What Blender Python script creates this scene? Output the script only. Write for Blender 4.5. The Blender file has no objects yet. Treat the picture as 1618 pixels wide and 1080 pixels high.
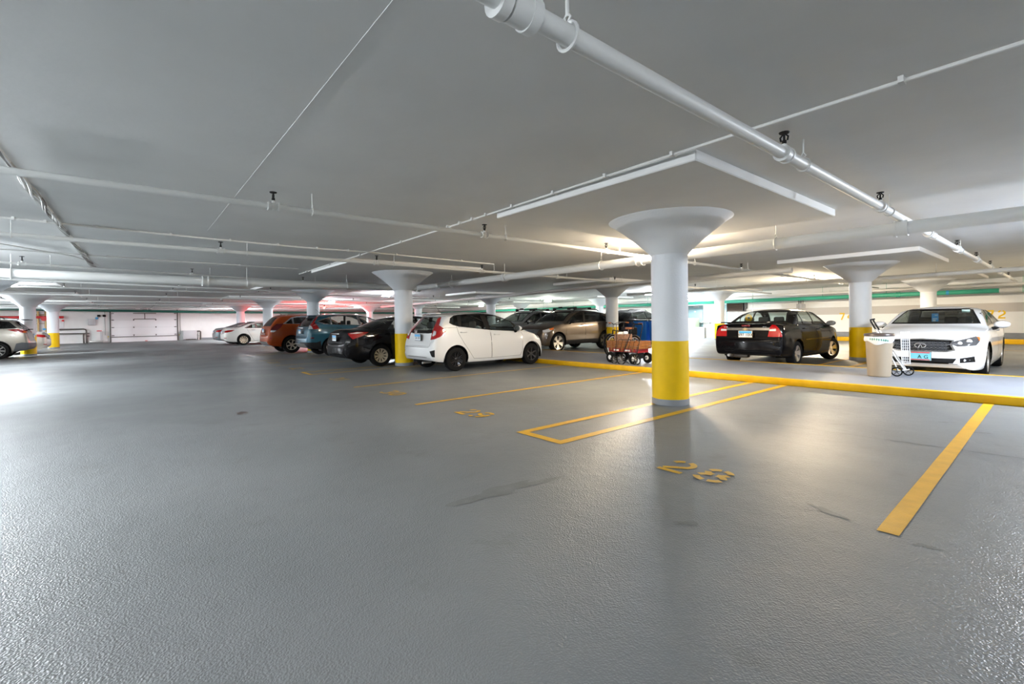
import bpy, bmesh, math, random
import numpy as np
from mathutils import Vector, Matrix
random.seed(7)
PI = math.pi
SC = bpy.context.scene
COL = SC.collection

# ------------------------------------------------------------------ materials
M = {}
def mat(name, col, rough=0.5, metal=0.0, coat=0.0, bump=0.0, bscale=80.0, var=0.0, vscale=3.0, emit=None, estr=0.0, spec=0.5):
    m = bpy.data.materials.new(name); m.use_nodes = True
    nt = m.node_tree; b = nt.nodes['Principled BSDF']
    b.inputs['Base Color'].default_value = (*col, 1); b.inputs['Roughness'].default_value = rough
    b.inputs['Metallic'].default_value = metal; b.inputs['Specular IOR Level'].default_value = spec
    if coat: b.inputs['Coat Weight'].default_value = coat; b.inputs['Coat Roughness'].default_value = 0.04
    if emit: b.inputs['Emission Color'].default_value = (*emit, 1); b.inputs['Emission Strength'].default_value = estr
    if bump or var:
        tc = nt.nodes.new('ShaderNodeTexCoord')
    if bump:
        n = nt.nodes.new('ShaderNodeTexNoise'); n.inputs['Scale'].default_value = bscale; n.inputs['Detail'].default_value = 3
        bp = nt.nodes.new('ShaderNodeBump'); bp.inputs['Strength'].default_value = bump; bp.inputs['Distance'].default_value = 0.01
        nt.links.new(tc.outputs['Object'], n.inputs['Vector']); nt.links.new(n.outputs['Fac'], bp.inputs['Height'])
        nt.links.new(bp.outputs['Normal'], b.inputs['Normal'])
    if var:
        n = nt.nodes.new('ShaderNodeTexNoise'); n.inputs['Scale'].default_value = vscale; n.inputs['Detail'].default_value = 5
        r = nt.nodes.new('ShaderNodeValToRGB')
        r.color_ramp.elements[0].position = .3; r.color_ramp.elements[1].position = .7
        r.color_ramp.elements[0].color = (*[c*(1-var) for c in col], 1); r.color_ramp.elements[1].color = (*[min(1, c*(1+var)) for c in col], 1)
        nt.links.new(tc.outputs['Object'], n.inputs['Vector']); nt.links.new(n.outputs['Fac'], r.inputs['Fac'])
        nt.links.new(r.outputs['Color'], b.inputs['Base Color'])
    M[name] = m; return m
def glassmat(name, tint, refl=1.45):
    m = bpy.data.materials.new(name); m.use_nodes = True; nt = m.node_tree
    for n in list(nt.nodes): nt.nodes.remove(n)
    o = nt.nodes.new('ShaderNodeOutputMaterial'); mx = nt.nodes.new('ShaderNodeMixShader')
    t = nt.nodes.new('ShaderNodeBsdfTransparent'); g = nt.nodes.new('ShaderNodeBsdfGlossy'); f = nt.nodes.new('ShaderNodeLayerWeight')
    f.inputs['Blend'].default_value = .5; t.inputs['Color'].default_value = (*tint, 1); g.inputs['Roughness'].default_value = 0.02
    p = nt.nodes.new('ShaderNodeMath'); p.operation = 'POWER'; p.inputs[1].default_value = 4.0; k = nt.nodes.new('ShaderNodeMath'); k.operation = 'MULTIPLY_ADD'; k.inputs[1].default_value = .85; k.inputs[2].default_value = .045
    nt.links.new(f.outputs['Facing'], p.inputs[0]); nt.links.new(p.outputs[0], k.inputs[0]); nt.links.new(k.outputs[0], mx.inputs[0])
    nt.links.new(t.outputs[0], mx.inputs[1]); nt.links.new(g.outputs[0], mx.inputs[2]); nt.links.new(mx.outputs[0], o.inputs[0])
    M[name] = m; return m

mat('ceiling_paint', (.69, .695, .685), .75, bump=.25, bscale=9, var=.035, vscale=1.3)
mat('wall_paint', (.80, .80, .78), .6, bump=.08, bscale=30, var=.02)
mat('wall_stripe', (.50, .47, .43), .6)
mat('column_paint', (.66, .69, .72), .55, bump=.3, bscale=45, var=.02)
mat('yellow_paint', (.72, .46, .0), .45, bump=.15, bscale=50, var=.05, vscale=6, spec=.25)
mat('kerb_paint', (.60, .345, .002), .5, bump=.15, bscale=50, var=.10, vscale=5, spec=.25)
mat('paint_bright', (.80, .81, .82), .32, coat=1)
mat('yellow_line', (.60, .33, .008), .42, bump=.35, bscale=120, var=.10, vscale=9)
mat('grey_base', (.22, .235, .25), .6, bump=.2, bscale=40, var=.1)
mat('pipe_paint', (.68, .69, .68), .45)
mat('conduit_paint', (.62, .62, .60), .5)
mat('green_pipe', (.05, .40, .27), .4)
mat('green_dark', (.03, .20, .15), .4)
mat('black', (.006, .006, .006), .6, spec=.2)
mat('black_gloss', (.01, .01, .011), .15)
mat('rubber', (.008, .008, .008), .85, spec=.15)
mat('dark_plastic', (.012, .012, .013), .6, spec=.2)
mat('grey_plastic', (.09, .095, .105), .6)
mat('chrome', (.75, .75, .76), .15, 1.0)
mat('cable_grey', (.36, .35, .33), .6)
mat('steel', (.45, .44, .42), .4, .8)
mat('dark_steel', (.10, .09, .08), .5, .6)
mat('alloy', (.62, .60, .57), .28, .85)
mat('alloy_tan', (.66, .58, .45), .35, .6)
mat('black_alloy', (.02, .02, .022), .2, .5)
mat('black_steel', (.035, .033, .032), .55, .2)
mat('red_lens', (.34, .004, .006), .12, coat=1)
mat('dark_red_lens', (.12, .004, .006), .12, coat=1)
mat('clear_lens', (.72, .73, .74), .12, .2, coat=1)
mat('lamp_inner', (.16, .165, .18), .2, .6, coat=1)
mat('amber_lens', (.75, .16, .02), .15, coat=1)
mat('plate_white', (.70, .74, .76), .4)
mat('plate_blue', (.04, .35, .68), .4)
mat('plate_teal', (.16, .52, .62), .4)
mat('plate_red', (.55, .06, .07), .4)
mat('seat_fabric', (.035, .033, .032), .85)
mat('seat_beige', (.33, .30, .25), .8)
mat('cabin_dark', (.02, .02, .02), .8)
mat('wood', (.25, .095, .022), .5, bump=.2, bscale=30, var=.3, vscale=14)
mat('wood_crate', (.28, .15, .09), .6, var=.3, vscale=20)
mat('red_paint', (.30, .015, .02), .3)
mat('blue_plastic', (.006, .16, .60), .4)
mat('beige_plastic', (.33, .27, .195), .55)
mat('brown_plastic', (.07, .052, .045), .35)
mat('bag_white', (.75, .78, .78), .35)
mat('bag_green', (.02, .22, .14), .4)
mat('white_metal', (.80, .81, .82), .35)
mat('brass', (.42, .30, .14), .4, .7)
mat('leather', (.40, .13, .04), .45)
mat('door_grey', (.17, .26, .29), .45)
mat('teal_door', (.35, .55, .60), .45)
mat('light_green', (.50, .62, .44), .5)
mat('concrete', (.58, .59, .59), .8, var=.05)
mat('vent_brown', (.13, .09, .065), .55)
mat('box_grey', (.50, .50, .51), .5)
mat('red_sign', (.65, .03, .03), .5)
mat('yellow_dot', (.9, .7, .02), .5)
mat('white_print', (.85, .85, .85), .5)
mat('door_white', (.82, .82, .83), .5)
mat('paper_blue', (.01, .33, .80), .5)
mat('sticker', (.55, .75, .72), .5)
mat('red_glow', (.8, .1, .1), .4, emit=(1.0, .05, .04), estr=60)
glassmat('car_glass', (.74, .80, .78)); glassmat('mid_glass', (.40, .46, .44)); glassmat('tint_glass', (.10, .105, .10)); glassmat('wind_glass', (.66, .74, .71))
mat('paint_white', (.70, .705, .70), .32, coat=1)
mat('paint_pearl', (.78, .77, .73), .32, coat=1)
mat('paint_black', (.003, .003, .004), .5, coat=.45, spec=.03)
mat('paint_blue', (.028, .115, .165), .35, .25, coat=1, spec=.25)
mat('paint_orange', (.36, .056, .005), .4, .1, coat=.7, spec=.12)
mat('paint_brown', (.088, .068, .050), .33, .45, coat=1, spec=.25)
mat('paint_grey', (.20, .235, .25), .35, .3, coat=1, spec=.25)
mat('paint_silver', (.30, .31, .31), .33, .5, coat=1, spec=.25)
mat('paint_tan', (.30, .275, .235), .33, .45, coat=1, spec=.25)
mat('paint_beige', (.46, .42, .38), .33, .3, coat=1)

def floor_material():
    m = bpy.data.materials.new('floor_epoxy'); m.use_nodes = True; nt = m.node_tree; N = nt.nodes; Lk = nt.links
    b = N['Principled BSDF']; tc = N.new('ShaderNodeTexCoord')
    def noise(sc, det=4, rough=.5):
        n = N.new('ShaderNodeTexNoise'); n.inputs['Scale'].default_value = sc; n.inputs['Detail'].default_value = det; n.inputs['Roughness'].default_value = rough
        Lk.new(tc.outputs['Object'], n.inputs['Vector']); return n
    def ramp(src, stops):
        r = N.new('ShaderNodeValToRGB'); e = r.color_ramp.elements
        e[0].position, e[0].color = stops[0][0], (*stops[0][1], 1); e[1].position, e[1].color = stops[-1][0], (*stops[-1][1], 1)
        for p, c in stops[1:-1]:
            k = e.new(p); k.color = (*c, 1)
        Lk.new(src, r.inputs['Fac']); return r
    base = ramp(noise(.55, 6).outputs['Fac'], [(.3, (.142, .152, .156)), (.7, (.180, .190, .194))])
    st = ramp(noise(2.1, 7, .62).outputs['Fac'], [(.60, (1, 1, 1)), (.74, (.80, .79, .75))])
    mul = N.new('ShaderNodeMix'); mul.data_type = 'RGBA'; mul.blend_type = 'MULTIPLY'; mul.inputs['Factor'].default_value = 1
    Lk.new(base.outputs['Color'], mul.inputs['A']); Lk.new(st.outputs['Color'], mul.inputs['B'])
    Lk.new(mul.outputs['Result'], b.inputs['Base Color'])
    rr = ramp(noise(.9, 5).outputs['Fac'], [(.3, (.37,)*3), (.7, (.49,)*3)]); Lk.new(rr.outputs['Color'], b.inputs['Roughness'])
    b.inputs['Specular IOR Level'].default_value = .5
    v = N.new('ShaderNodeTexVoronoi'); v.inputs['Scale'].default_value = 125; v.feature = 'SMOOTH_F1'
    Lk.new(tc.outputs['Object'], v.inputs['Vector'])
    n2 = noise(5, 4); add = N.new('ShaderNodeMath'); add.operation = 'MULTIPLY_ADD'; add.inputs[1].default_value = 2.0
    Lk.new(n2.outputs['Fac'], add.inputs[0]); Lk.new(v.outputs['Distance'], add.inputs[2])
    bp = N.new('ShaderNodeBump'); bp.inputs['Strength'].default_value = .85; bp.inputs['Distance'].default_value = .0045
    Lk.new(add.outputs[0], bp.inputs['Height']); Lk.new(bp.outputs['Normal'], b.inputs['Normal'])
    M['floor_epoxy'] = m
floor_material()
mat('floor_stain', (.136, .143, .143), .5, bump=.4, bscale=90, var=.12, vscale=8)
mat('walkway_paint', (.20, .215, .245), .5, bump=.25, bscale=70, var=.06, vscale=2)

# ------------------------------------------------------------------ mesh helpers
def nb(): return bmesh.new()
def box(bm, c, s, rz=0.0, mi=0, rot=None):
    r = bmesh.ops.create_cube(bm, size=1.0)
    mtx = Matrix.Translation(Vector(c)) @ (rot if rot is not None else Matrix.Rotation(rz, 4, 'Z')) @ Matrix.Diagonal((*s, 1))
    bmesh.ops.transform(bm, matrix=mtx, verts=r['verts'])
    if mi:
        for f in {f for v in r['verts'] for f in v.link_faces}: f.material_index = mi
    return r['verts']
def rbox(bm, c, s, bev=.02, seg=2, rz=0.0):
    vs = box(bm, (0, 0, 0), s)
    es = list({e for v in vs for e in v.link_edges})
    r = bmesh.ops.bevel(bm, geom=es, offset=bev, segments=seg, affect='EDGES', profile=.5)
    allv = list({v for f in r['faces'] for v in f.verts} | {v for v in vs if v.is_valid})
    bmesh.ops.transform(bm, matrix=Matrix.Translation(Vector(c)) @ Matrix.Rotation(rz, 4, 'Z'), verts=allv)
    return allv
def frame_of(d):
    d = Vector(d).normalized(); a = Vector((0, 0, 1)) if abs(d.z) < .95 else Vector((1, 0, 0))
    x = a.cross(d).normalized(); return x, d.cross(x)
def tube(bm, pts, r, n=10, caps=True, closed=False):
    pts = [Vector(p) for p in pts]; K = len(pts); rings = []
    rs = r if isinstance(r, (list, tuple)) else [r]*K
    px = None
    for i, p in enumerate(pts):
        if closed: d = pts[(i+1) % K]-pts[i-1]
        else: d = pts[min(i+1, K-1)]-pts[max(i-1, 0)]
        d.normalize()
        if px is None: x, y = frame_of(d)
        else:
            x = px - d*px.dot(d); x.normalize(); y = d.cross(x)
        px = x
        rings.append([bm.verts.new(p+(x*math.cos(2*PI*k/n)+y*math.sin(2*PI*k/n))*rs[i]) for k in range(n)])
    for i in range(K if closed else K-1):
        a, b = rings[i], rings[(i+1) % K]
        for k in range(n): bm.faces.new((a[k], a[(k+1) % n], b[(k+1) % n], b[k]))
    if caps and not closed: bm.faces.new(rings[0][::-1]); bm.faces.new(rings[-1])
def lathe(bm, prof, n=32, axis='Z', o=(0, 0, 0), close=False):
    rings = []
    for r, h in prof:
        if r < 1e-6:
            p = {'Z': (0, 0, h), 'X': (h, 0, 0), 'Y': (0, h, 0)}[axis]; rings.append([bm.verts.new(Vector(p)+Vector(o))]); continue
        ring = []
        for k in range(n):
            a = 2*PI*k/n; c, s = r*math.cos(a), r*math.sin(a)
            p = {'Z': (c, s, h), 'X': (h, c, s), 'Y': (s, h, c)}[axis]; ring.append(bm.verts.new(Vector(p)+Vector(o)))
        rings.append(ring)
    L = len(rings)
    for i in range(L if close else L-1):
        a, b = rings[i], rings[(i+1) % L]
        if len(a) == 1 and len(b) == 1: continue
        for k in range(n):
            k2 = (k+1) % n
            if len(a) == 1: bm.faces.new((a[0], b[k2], b[k]))
            elif len(b) == 1: bm.faces.new((a[k], a[k2], b[0]))
            else: bm.faces.new((a[k], a[k2], b[k2], b[k]))
def prism(bm, poly, z0, z1, xf=None):
    a = [bm.verts.new((x, y, z0)) for x, y in poly]; b = [bm.verts.new((x, y, z1)) for x, y in poly]; n = len(poly)
    for i in range(n): bm.faces.new((a[i], a[(i+1) % n], b[(i+1) % n], b[i]))
    bm.faces.new(a[::-1]); bm.faces.new(b)
    if xf is not None: bmesh.ops.transform(bm, matrix=xf, verts=a+b)
def obj(name, bm, mats, parent=None, smooth=True, angle=40, loc=None):
    bmesh.ops.recalc_face_normals(bm, faces=bm.faces[:]) if smooth != 'keep' else None
    me = bpy.data.meshes.new(name); bm.to_mesh(me); bm.free()
    return link(name, me, mats, parent, smooth, angle, loc)
def link(name, me, mats, parent=None, smooth=True, angle=40, loc=None):
    for m in (mats if isinstance(mats, (list, tuple)) else [mats]): me.materials.append(M[m] if isinstance(m, str) else m)
    if smooth:
        me.polygons.foreach_set('use_smooth', [True]*len(me.polygons)); me.set_sharp_from_angle(angle=math.radians(angle))
    o = bpy.data.objects.new(name, me); COL.objects.link(o)
    if parent is not None: o.parent = parent
    if loc is not None: o.location = loc
    return o
def tag(o, label, cat, group=None, kind=None):
    o['label'] = label; o['category'] = cat
    if group: o['group'] = group
    if kind: o['kind'] = kind
    return o
def thing(name, label, cat, loc=(0, 0, 0), rz=0.0, group=None):
    o = bpy.data.objects.new(name, None); COL.objects.link(o); o.location = loc; o.rotation_euler = (0, 0, rz); o.empty_display_size = .1
    return tag(o, label, cat, group)
def struct(o, label=None, cat=None):
    o['kind'] = 'structure'
    if label: o['label'] = label; o['category'] = cat or 'structure'
    return o
def copy_tree(o, parent=None):
    c = o.copy(); COL.objects.link(c)
    if parent is not None: c.parent = parent
    for ch in list(o.children): copy_tree(ch, c)
    return c
# ------------------------------------------------------------------ setting
# axes: +Y runs along the parking bays, +X along the aisle; camera stands at the origin
XL, XR, YB, YF = -49.0, 9.0, -12.0, 29.3
GX, GY, CX0, CY0 = 8.666, 9.721, -3.80, 6.174
ZC, ZP = 2.80, 2.695
bm = nb(); bmesh.ops.create_grid(bm, x_segments=2, y_segments=2, size=.5)
bmesh.ops.transform(bm, matrix=Matrix.Translation(((XL+XR)/2, (YB+YF)/2, 0)) @ Matrix.Diagonal((XR-XL+.6, YF-YB+.6, 1, 1)), verts=bm.verts)
struct(obj('floor', bm, 'floor_epoxy', smooth=False))
bm = nb(); box(bm, ((XL+XR)/2, (YB+YF)/2, ZC+.1), (XR-XL+.6, YF-YB+.6, .2)); struct(obj('ceiling', bm, 'ceiling_paint', smooth=False))
def wall(name, c, s):
    bm = nb(); box(bm, c, s); return struct(obj(name, bm, 'wall_paint', smooth=False))
wall('wall_left', (XL-.15, (YB+YF)/2, ZC/2), (.3, YF-YB+.6, ZC))
wf = wall('wall_front', ((XL+XR)/2, YF+.15, ZC/2), (XR-XL, .3, ZC))
wall('wall_right', (XR+.15, (YB+YF)/2, ZC/2), (.3, YF-YB+.6, ZC))
wall('wall_back', ((XL+XR)/2, YB-.15, ZC/2), (XR-XL, .3, ZC))
# painted tan stripe and grey foot band on the front wall
bm = nb(); box(bm, (-2.2, YF-.004, 1.525), (22.2, .008, .39)); struct(obj('trim_1', bm, 'wall_stripe', smooth=False))
bm = nb(); box(bm, (-2.2, YF-.012, .30), (22.2, .024, .22)); struct(obj('baseboard_front', bm, 'grey_base', smooth=False))
bm = nb(); box(bm, (XL+.015, 13.0, .08), (.03, 19.0, .16)); struct(obj('baseboard_left', bm, 'grey_base', smooth=False))
# wall panel joints of the front wall (thin battens)
for k, x in enumerate((-12.4, -9.95, -4.45, 0.2)):
    bm = nb(); box(bm, (x, YF-.012, 1.5), (.05, .024, 2.3)); struct(obj('trim_%d' % (k+2), bm, 'wall_paint', smooth=False))
# raised walkway between the two bays with its yellow kerbs
WK = 0.11
bm = nb(); box(bm, (-13.0, 10.83, WK/2), (44.0, 3.06, WK)); struct(obj('walkway_slab', bm, 'walkway_paint', smooth=False), 'raised grey walkway between the two rows of parking bays', 'walkway')
def kerb(y0, x0, x1, w, h, label, yellow='kerb_paint'):
    bm = nb(); rbox(bm, ((x0+x1)/2, y0, h/2), (x1-x0, w, h), .012, 2); o = obj('kerb', bm, yellow); return tag(o, label, 'kerb')
kerb(9.27, -35.0, 8.8, .12, WK+.012, 'yellow painted kerb along the near edge of the raised walkway')
kerb(12.40, -35.0, 8.8, .12, WK+.006, 'thin yellow kerb along the far edge of the raised walkway')
bm = nb(); box(bm, (-2.2, 28.5, .095), (22.2, 1.6, .19)); struct(obj('wall_front_ledge', bm, 'grey_base', smooth=False))
kerb(27.66, -13.0, 8.8, .10, .20, 'yellow kerb at the foot of the far numbered wall')

# ------------------------------------------------------------------ columns with capitals and drop panels
col_labels = {
 (0, 0): 'white round column with yellow base standing nearest, inside the painted box beside stall 28',
 (1, 0): 'white round column with yellow base between the black sedan and the white hatchback',
 (2, 0): 'white flared column rising behind the blue SUV',
 (3, 0): 'white flared column rising behind the orange SUV',
 (4, 0): 'white flared column, lit red on one side, behind the pearl white sedan',
 (3, -1): 'white column with yellow base behind the tail of the tan SUV',
 (4, -1): 'white column with yellow base, one side lit red, past the beige sedan',
 (2, -1): 'white flared capital cut off by the left edge of the picture',
 (0, 1): 'white round column with yellow base beside the white sedan with the black grille',
 (1, 1): 'white round column rising behind the brown crossover and the bicycles',
 (2, 1): 'pale column rising behind the front of the white hatchback roof',
 (3, 1): 'pale column rising behind the tail of the white hatchback, past the nearer column',
 (4, 1): 'distant pale column beyond the windscreen of the blue SUV',
 (0, 2): 'cream lit column rising behind the white sedan with the black grille',
 (1, 2): 'cream lit column beside the louvred vent behind the black sedan with the chrome strip',
 (2, 2): 'pale column far behind the brown crossover roof',
 (3, 2): 'pale column far behind the silver SUV roof',
}
SHX, SHY = -0.004, 0.004
def column(i, j):
    x, y = CX0-GX*i+{(1, 2): -.18, (2, 2): -.13, (1, 1): -.06}.get((i, j), 0), CY0+GY*j
    t = thing('column', col_labels[(i, j)], 'column', (x, y, 0), 0, 'concrete columns')
    r = .259
    bm = nb(); lathe(bm, [(r, .93), (r, 2.19)], 40); obj('shaft', bm, 'column_paint', t)
    bm = nb(); lathe(bm, [(r+.002, .085), (r+.003, .5), (r+.002, .93), (r, .931)], 40); obj('yellow_band', bm, 'yellow_paint', t)
    bm = nb(); lathe(bm, [(r+.006, 0), (r+.006, .085), (r, .09)], 40); obj('base_band', bm, 'grey_base', t)
    bm = nb(); lathe(bm, [(r, 2.185), (r+.008, 2.195), (.33, 2.265), (.455, 2.38), (.462, 2.386), (.62, 2.52), (.76, 2.625), (.845, 2.685), (.868, 2.695), (.872, 2.70)], 56)
    obj('capital', bm, 'column_paint', t, angle=60)
    bm = nb(); rbox(bm, (.13, -.22, (ZC+ZP)/2+.004), (2.975, 3.90, ZC-ZP), .010, 1); obj('drop_panel', bm, 'ceiling_paint', t, angle=30)
for ij in col_labels: column(*ij)

bm = nb(); box(bm, (-4.5, 1.0, ZC-.0015), (9.0, .006, .003)); struct(obj('trim_6', bm, 'ceiling_paint', smooth=False))
# ------------------------------------------------------------------ floor paint
def strip(name, x0, y0, x1, y1, w, label, m='yellow_line', group='painted stall lines', z=.004, cat='stall line'):
    d = Vector((x1-x0, y1-y0, 0)); L = d.length; d.normalize(); n = Vector((-d.y, d.x, 0))*w/2
    bm = nb(); K = max(2, int(L/.35)); rnd = random.Random(int(abs(x0*97+y0*13)))
    prev = None
    for k in range(K+1):
        p = Vector((x0, y0, z))+d*L*k/K; e = rnd.uniform(-.004, .004)
        a, b = bm.verts.new(p+n*(1+e*8)), bm.verts.new(p-n*(1+e*6))
        if prev: bm.faces.new((prev[0], prev[1], b, a))
        prev = (a, b)
    for f in bm.faces:
        if f.normal.z < 0: f.normal_flip()
    o = obj(name, bm, m, smooth='keep'); return tag(o, label, cat, group)
strip('stall_line', -.675, 3.345, -.735, 9.2, .105, 'wide yellow stall line in the right foreground, running to the kerb')
def box_lines(xa, xb, y0, y1, label, w=.105):
    bm = nb(); z = .004
    for (ax, ay, bx, by) in ((xa, y0, xb, y0+w), (xa, y0+w, xa+w, y1), (xb-w, y0+w, xb, y1)):
        f = bm.faces.new([bm.verts.new(p) for p in ((ax, ay, z), (bx, ay, z), (bx, by, z), (ax, by, z))])
        f.normal_update()
        if f.normal.z < 0: f.normal_flip()
    return tag(obj('stall_line', bm, 'yellow_line', smooth='keep'), label, 'stall line', 'painted stall lines')
box_lines(-3.99, -3.29, 3.33, 9.2, 'yellow painted box on the floor around the nearest column')
strip('stall_line', -6.36, 3.32, -6.42, 9.2, .085, 'yellow stall line between stalls 28 and 30, left of number 29')
strip('stall_line', -8.94, 3.34, -9.0, 9.2, .085, 'yellow stall line on the near side of the white hatchback')
box_lines(-12.72, -11.88, 3.36, 9.2, 'yellow painted box around the column beside the white hatchback', .09)
strip('stall_line', -15.30, 3.36, -15.30, 9.2, .085, 'yellow stall line between the black sedan and the blue SUV')
strip('stall_line', -17.6+ -.2, 3.36, -17.8, 9.2, .085, 'faint yellow stall line under the near side of the blue SUV')
strip('stall_line', -21.2, 3.36, -21.2, 9.2, .085, 'short yellow stall line seen beneath the tail of the blue SUV')
strip('stall_line', .05, 12.5, .05, 18.2, .11, 'yellow stall line across the walkway, right of the white sedan')
strip('stall_line', -3.47, 12.5, -3.47, 18.2, .10, 'yellow stall line between the black sedan with chrome strip and the column')
strip('stall_line', -4.15, 12.5, -4.15, 18.2, .10, 'yellow stall line just under the right wheels of the black sedan')
strip('stall_line', -12.2, 12.6, -8.9, 12.7, .10, 'yellow line on the floor in front of the brown crossover', cat='floor line', group=None)
strip('stall_line', -27.0, -2.2, -27.0, -7.5, .085, 'pale yellow stall line beside the tan SUV')
strip('stall_line', -3.4, 22.8, 8.0, 22.8, .10, 'yellow line on the floor in front of the far numbered wall', cat='floor line', group=None)

# stencilled digits: each digit is a list of ribbons in a 1 x 1.5 box
def arc(cx, cy, rx, ry, a0, a1, n=10): return [(cx+rx*math.cos(math.radians(a0+(a1-a0)*k/n)), cy+ry*math.sin(math.radians(a0+(a1-a0)*k/n))) for k in range(n+1)]
DIG = {
 '0': [arc(.5, .75, .38, .62, 100, 260), arc(.5, .75, .38, .62, -80, 80)],
 '1': [[(.5, 0), (.5, 1.5)], [(.25, 1.2), (.42, 1.34)]],
 '2': [arc(.5, 1.02, .38, .38, 165, 105, 5), arc(.5, 1.02, .38, .38, 75, -40, 8)+[(.14, .3)], [(.06, .10), (.95, .10)]],
 '3': [arc(.46, 1.08, .38, .32, 160, 100, 5), arc(.46, 1.08, .38, .32, 75, -75, 8), arc(.46, .42, .40, .34, 70, -75, 8), arc(.46, .42, .40, .34, -105, -160, 5)],
 '4': [[(.70, 0), (.70, .62)], [(.70, .75), (.70, 1.5)], [(.55, 1.35), (.10, .55)], [(.10, .45), (.55, .45)], [(.82, .45), (1.0, .45)]],
 '7': [[(.05, 1.40), (.98, 1.40)], [(.85, 1.25), (.40, 0)]],
 '8': [arc(.5, 1.10, .36, .32, a0, a1, 5) for a0, a1 in ((100, 165), (15, 80), (195, 258), (282, 345))]+[arc(.5, .42, .43, .35, a0, a1, 5) for a0, a1 in ((102, 165), (15, 78), (197, 260), (280, 343))],
 '9': [arc(.5, 1.06, .39, .36, 35, 150, 7), arc(.5, 1.06, .39, .36, 175, 300, 8), arc(.42, .78, .47, .68, 22, -62, 8), arc(.42, .52, .40, .42, -95, -140, 4)],
}
def digits(txt, w, h, gap, sw):
    bm = nb()
    for i, ch in enumerate(txt):
        for li, line in enumerate(DIG[ch]):
            P = [Vector((i*(w+gap)+px*w, py/1.5*h, .0005*li)) for px, py in line]; prev = None
            for k, p in enumerate(P):
                d = P[min(k+1, len(P)-1)]-P[max(k-1, 0)]; d.normalize(); n = Vector((-d.y, d.x, 0)).normalized()*sw/2
                a, b = bm.verts.new(p+n), bm.verts.new(p-n)
                if prev: bm.faces.new((prev[0], prev[1], b, a))
                prev = (a, b)
    for f in bm.faces:
        f.normal_update()
        if f.normal.z < 0: f.normal_flip()
    return bm
for txt, x, y, lab in (('28', -2.24, 3.39, 'yellow stencilled number 28 on the floor in the nearest empty stall'), ('29', -5.46, 3.43, 'yellow stencilled number 29 on the floor'),
                       ('30', -7.97, 3.42, 'yellow stencilled number 30 on the floor'), ('31', -10.74, 3.42, 'faint yellow stencilled number 31 behind the white hatchback'),
                       ('32', -14.2, 3.42, 'faint yellow stencilled number 32 behind the black sedan'), ('33', -16.9, 3.42, 'faint yellow stencilled number 33 behind the blue SUV')):
    o = obj('stall_number', digits(txt, .24, .345, .07, .053), 'yellow_line', smooth='keep', loc=(x, y, .004)); tag(o, lab, 'stall number', 'stall numbers')
for txt, x, lab in (('72', -2.42, 'orange stencilled number 72 on the far wall'), ('74', -7.93, 'orange stencilled number 74 on the far wall beside the column')):
    o = obj('wall_number', digits(txt, .25, .36, .10, .062), 'yellow_paint', smooth='keep', loc=(x, YF-.014, 1.04)); o.rotation_euler = (PI/2, 0, 0); tag(o, lab, 'wall number', 'wall numbers')
# worn patches and hairline marks on the floor coating
def blob(name, x, y, rx, ry, rot, label, m='floor_stain', seed=1, z=.002):
    rnd = random.Random(seed); bm = nb(); n = 40; ph = [rnd.uniform(0, 6.28) for _ in range(5)]
    vs = []
    for k in range(n):
        a = 2*PI*k/n; q = 1+sum(.16*math.sin((j+2)*a+ph[j]) for j in range(5))
        px, py = rx*q*math.cos(a), ry*q*math.sin(a); c, s = math.cos(rot), math.sin(rot)
        vs.append(bm.verts.new((x+px*c-py*s, y+px*s+py*c, z)))
    f = bm.faces.new(vs); f.normal_update()
    if f.normal.z < 0: f.normal_flip()
    bmesh.ops.triangulate(bm, faces=bm.faces[:])
    return tag(obj(name, bm, m, smooth='keep'), label, 'floor stain')
blob('floor_stain', -2.69, 2.10, .36, .085, 1.50, 'long worn dark patch in the floor coating near the centre', seed=3)
blob('floor_stain', -1.00, 3.44, .10, .035, -.4, 'small dark worn patch left of the wide yellow stall line', seed=8)
blob('floor_stain', -.50, 3.31, .055, .02, .3, 'tiny worn patch right of the wide yellow stall line end', seed=11)
blob('floor_stain', -7.54, 1.20, .12, .07, .2, 'small round rusty spot on the aisle floor', 'brown_plastic', seed=5)
blob('floor_stain', -1.50, 2.61, .07, .03, .9, 'faint worn patch behind the number 28', seed=17)
strip('floor_mark', -.99, 7.26, -.91, 7.30, .014, 'small black scuff left of the wide yellow stall line', 'dark_steel', None, cat='scuff mark')
strip('floor_mark', -.66, 6.88, -.54, 6.93, .014, 'small black scuff touching the right side of the wide yellow stall line', 'dark_steel', None, cat='scuff mark')
strip('floor_crack', -3.1, 5.72, 1.2, 6.05, .012, 'hairline joint across the floor of stall 28', 'floor_stain', None, z=.0025, cat='floor joint')
# ------------------------------------------------------------------ ceiling services
def rod_hanger(bm, x, y, ztop, zpipe, r):
    tube(bm, [(x, y, ztop), (x, y, zpipe+r+.02)], .006, 6)
    pts = [(x, y+0, zpipe+r+.04)]
def ring_along(bm, p, d, r, w, n=20):
    d = Vector(d).normalized(); p = Vector(p)
    tube(bm, [p-d*w/2, p+d*w/2], r, n)
def head_mesh(parent, p, s=1.0):
    bm = nb(); x, y, z = p
    tube(bm, [(x, y, z), (x, y, z+.022*s)], .012*s, 8)
    tube(bm, [(x-.016*s, y, z+.020*s), (x-.020*s, y, z+.040*s), (x, y, z+.062*s), (x+.020*s, y, z+.040*s), (x+.016*s, y, z+.020*s)], .005*s, 6)
    tube(bm, [(x, y, z+.022*s), (x, y, z+.052*s)], .006*s, 6)
    lathe(bm, [(0, .060*s), (.024*s, .060*s), (.027*s, .066*s), (0, .070*s)], 12, 'Z', (x, y, z))
    obj('sprinkler_head', bm, 'black', parent)
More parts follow.
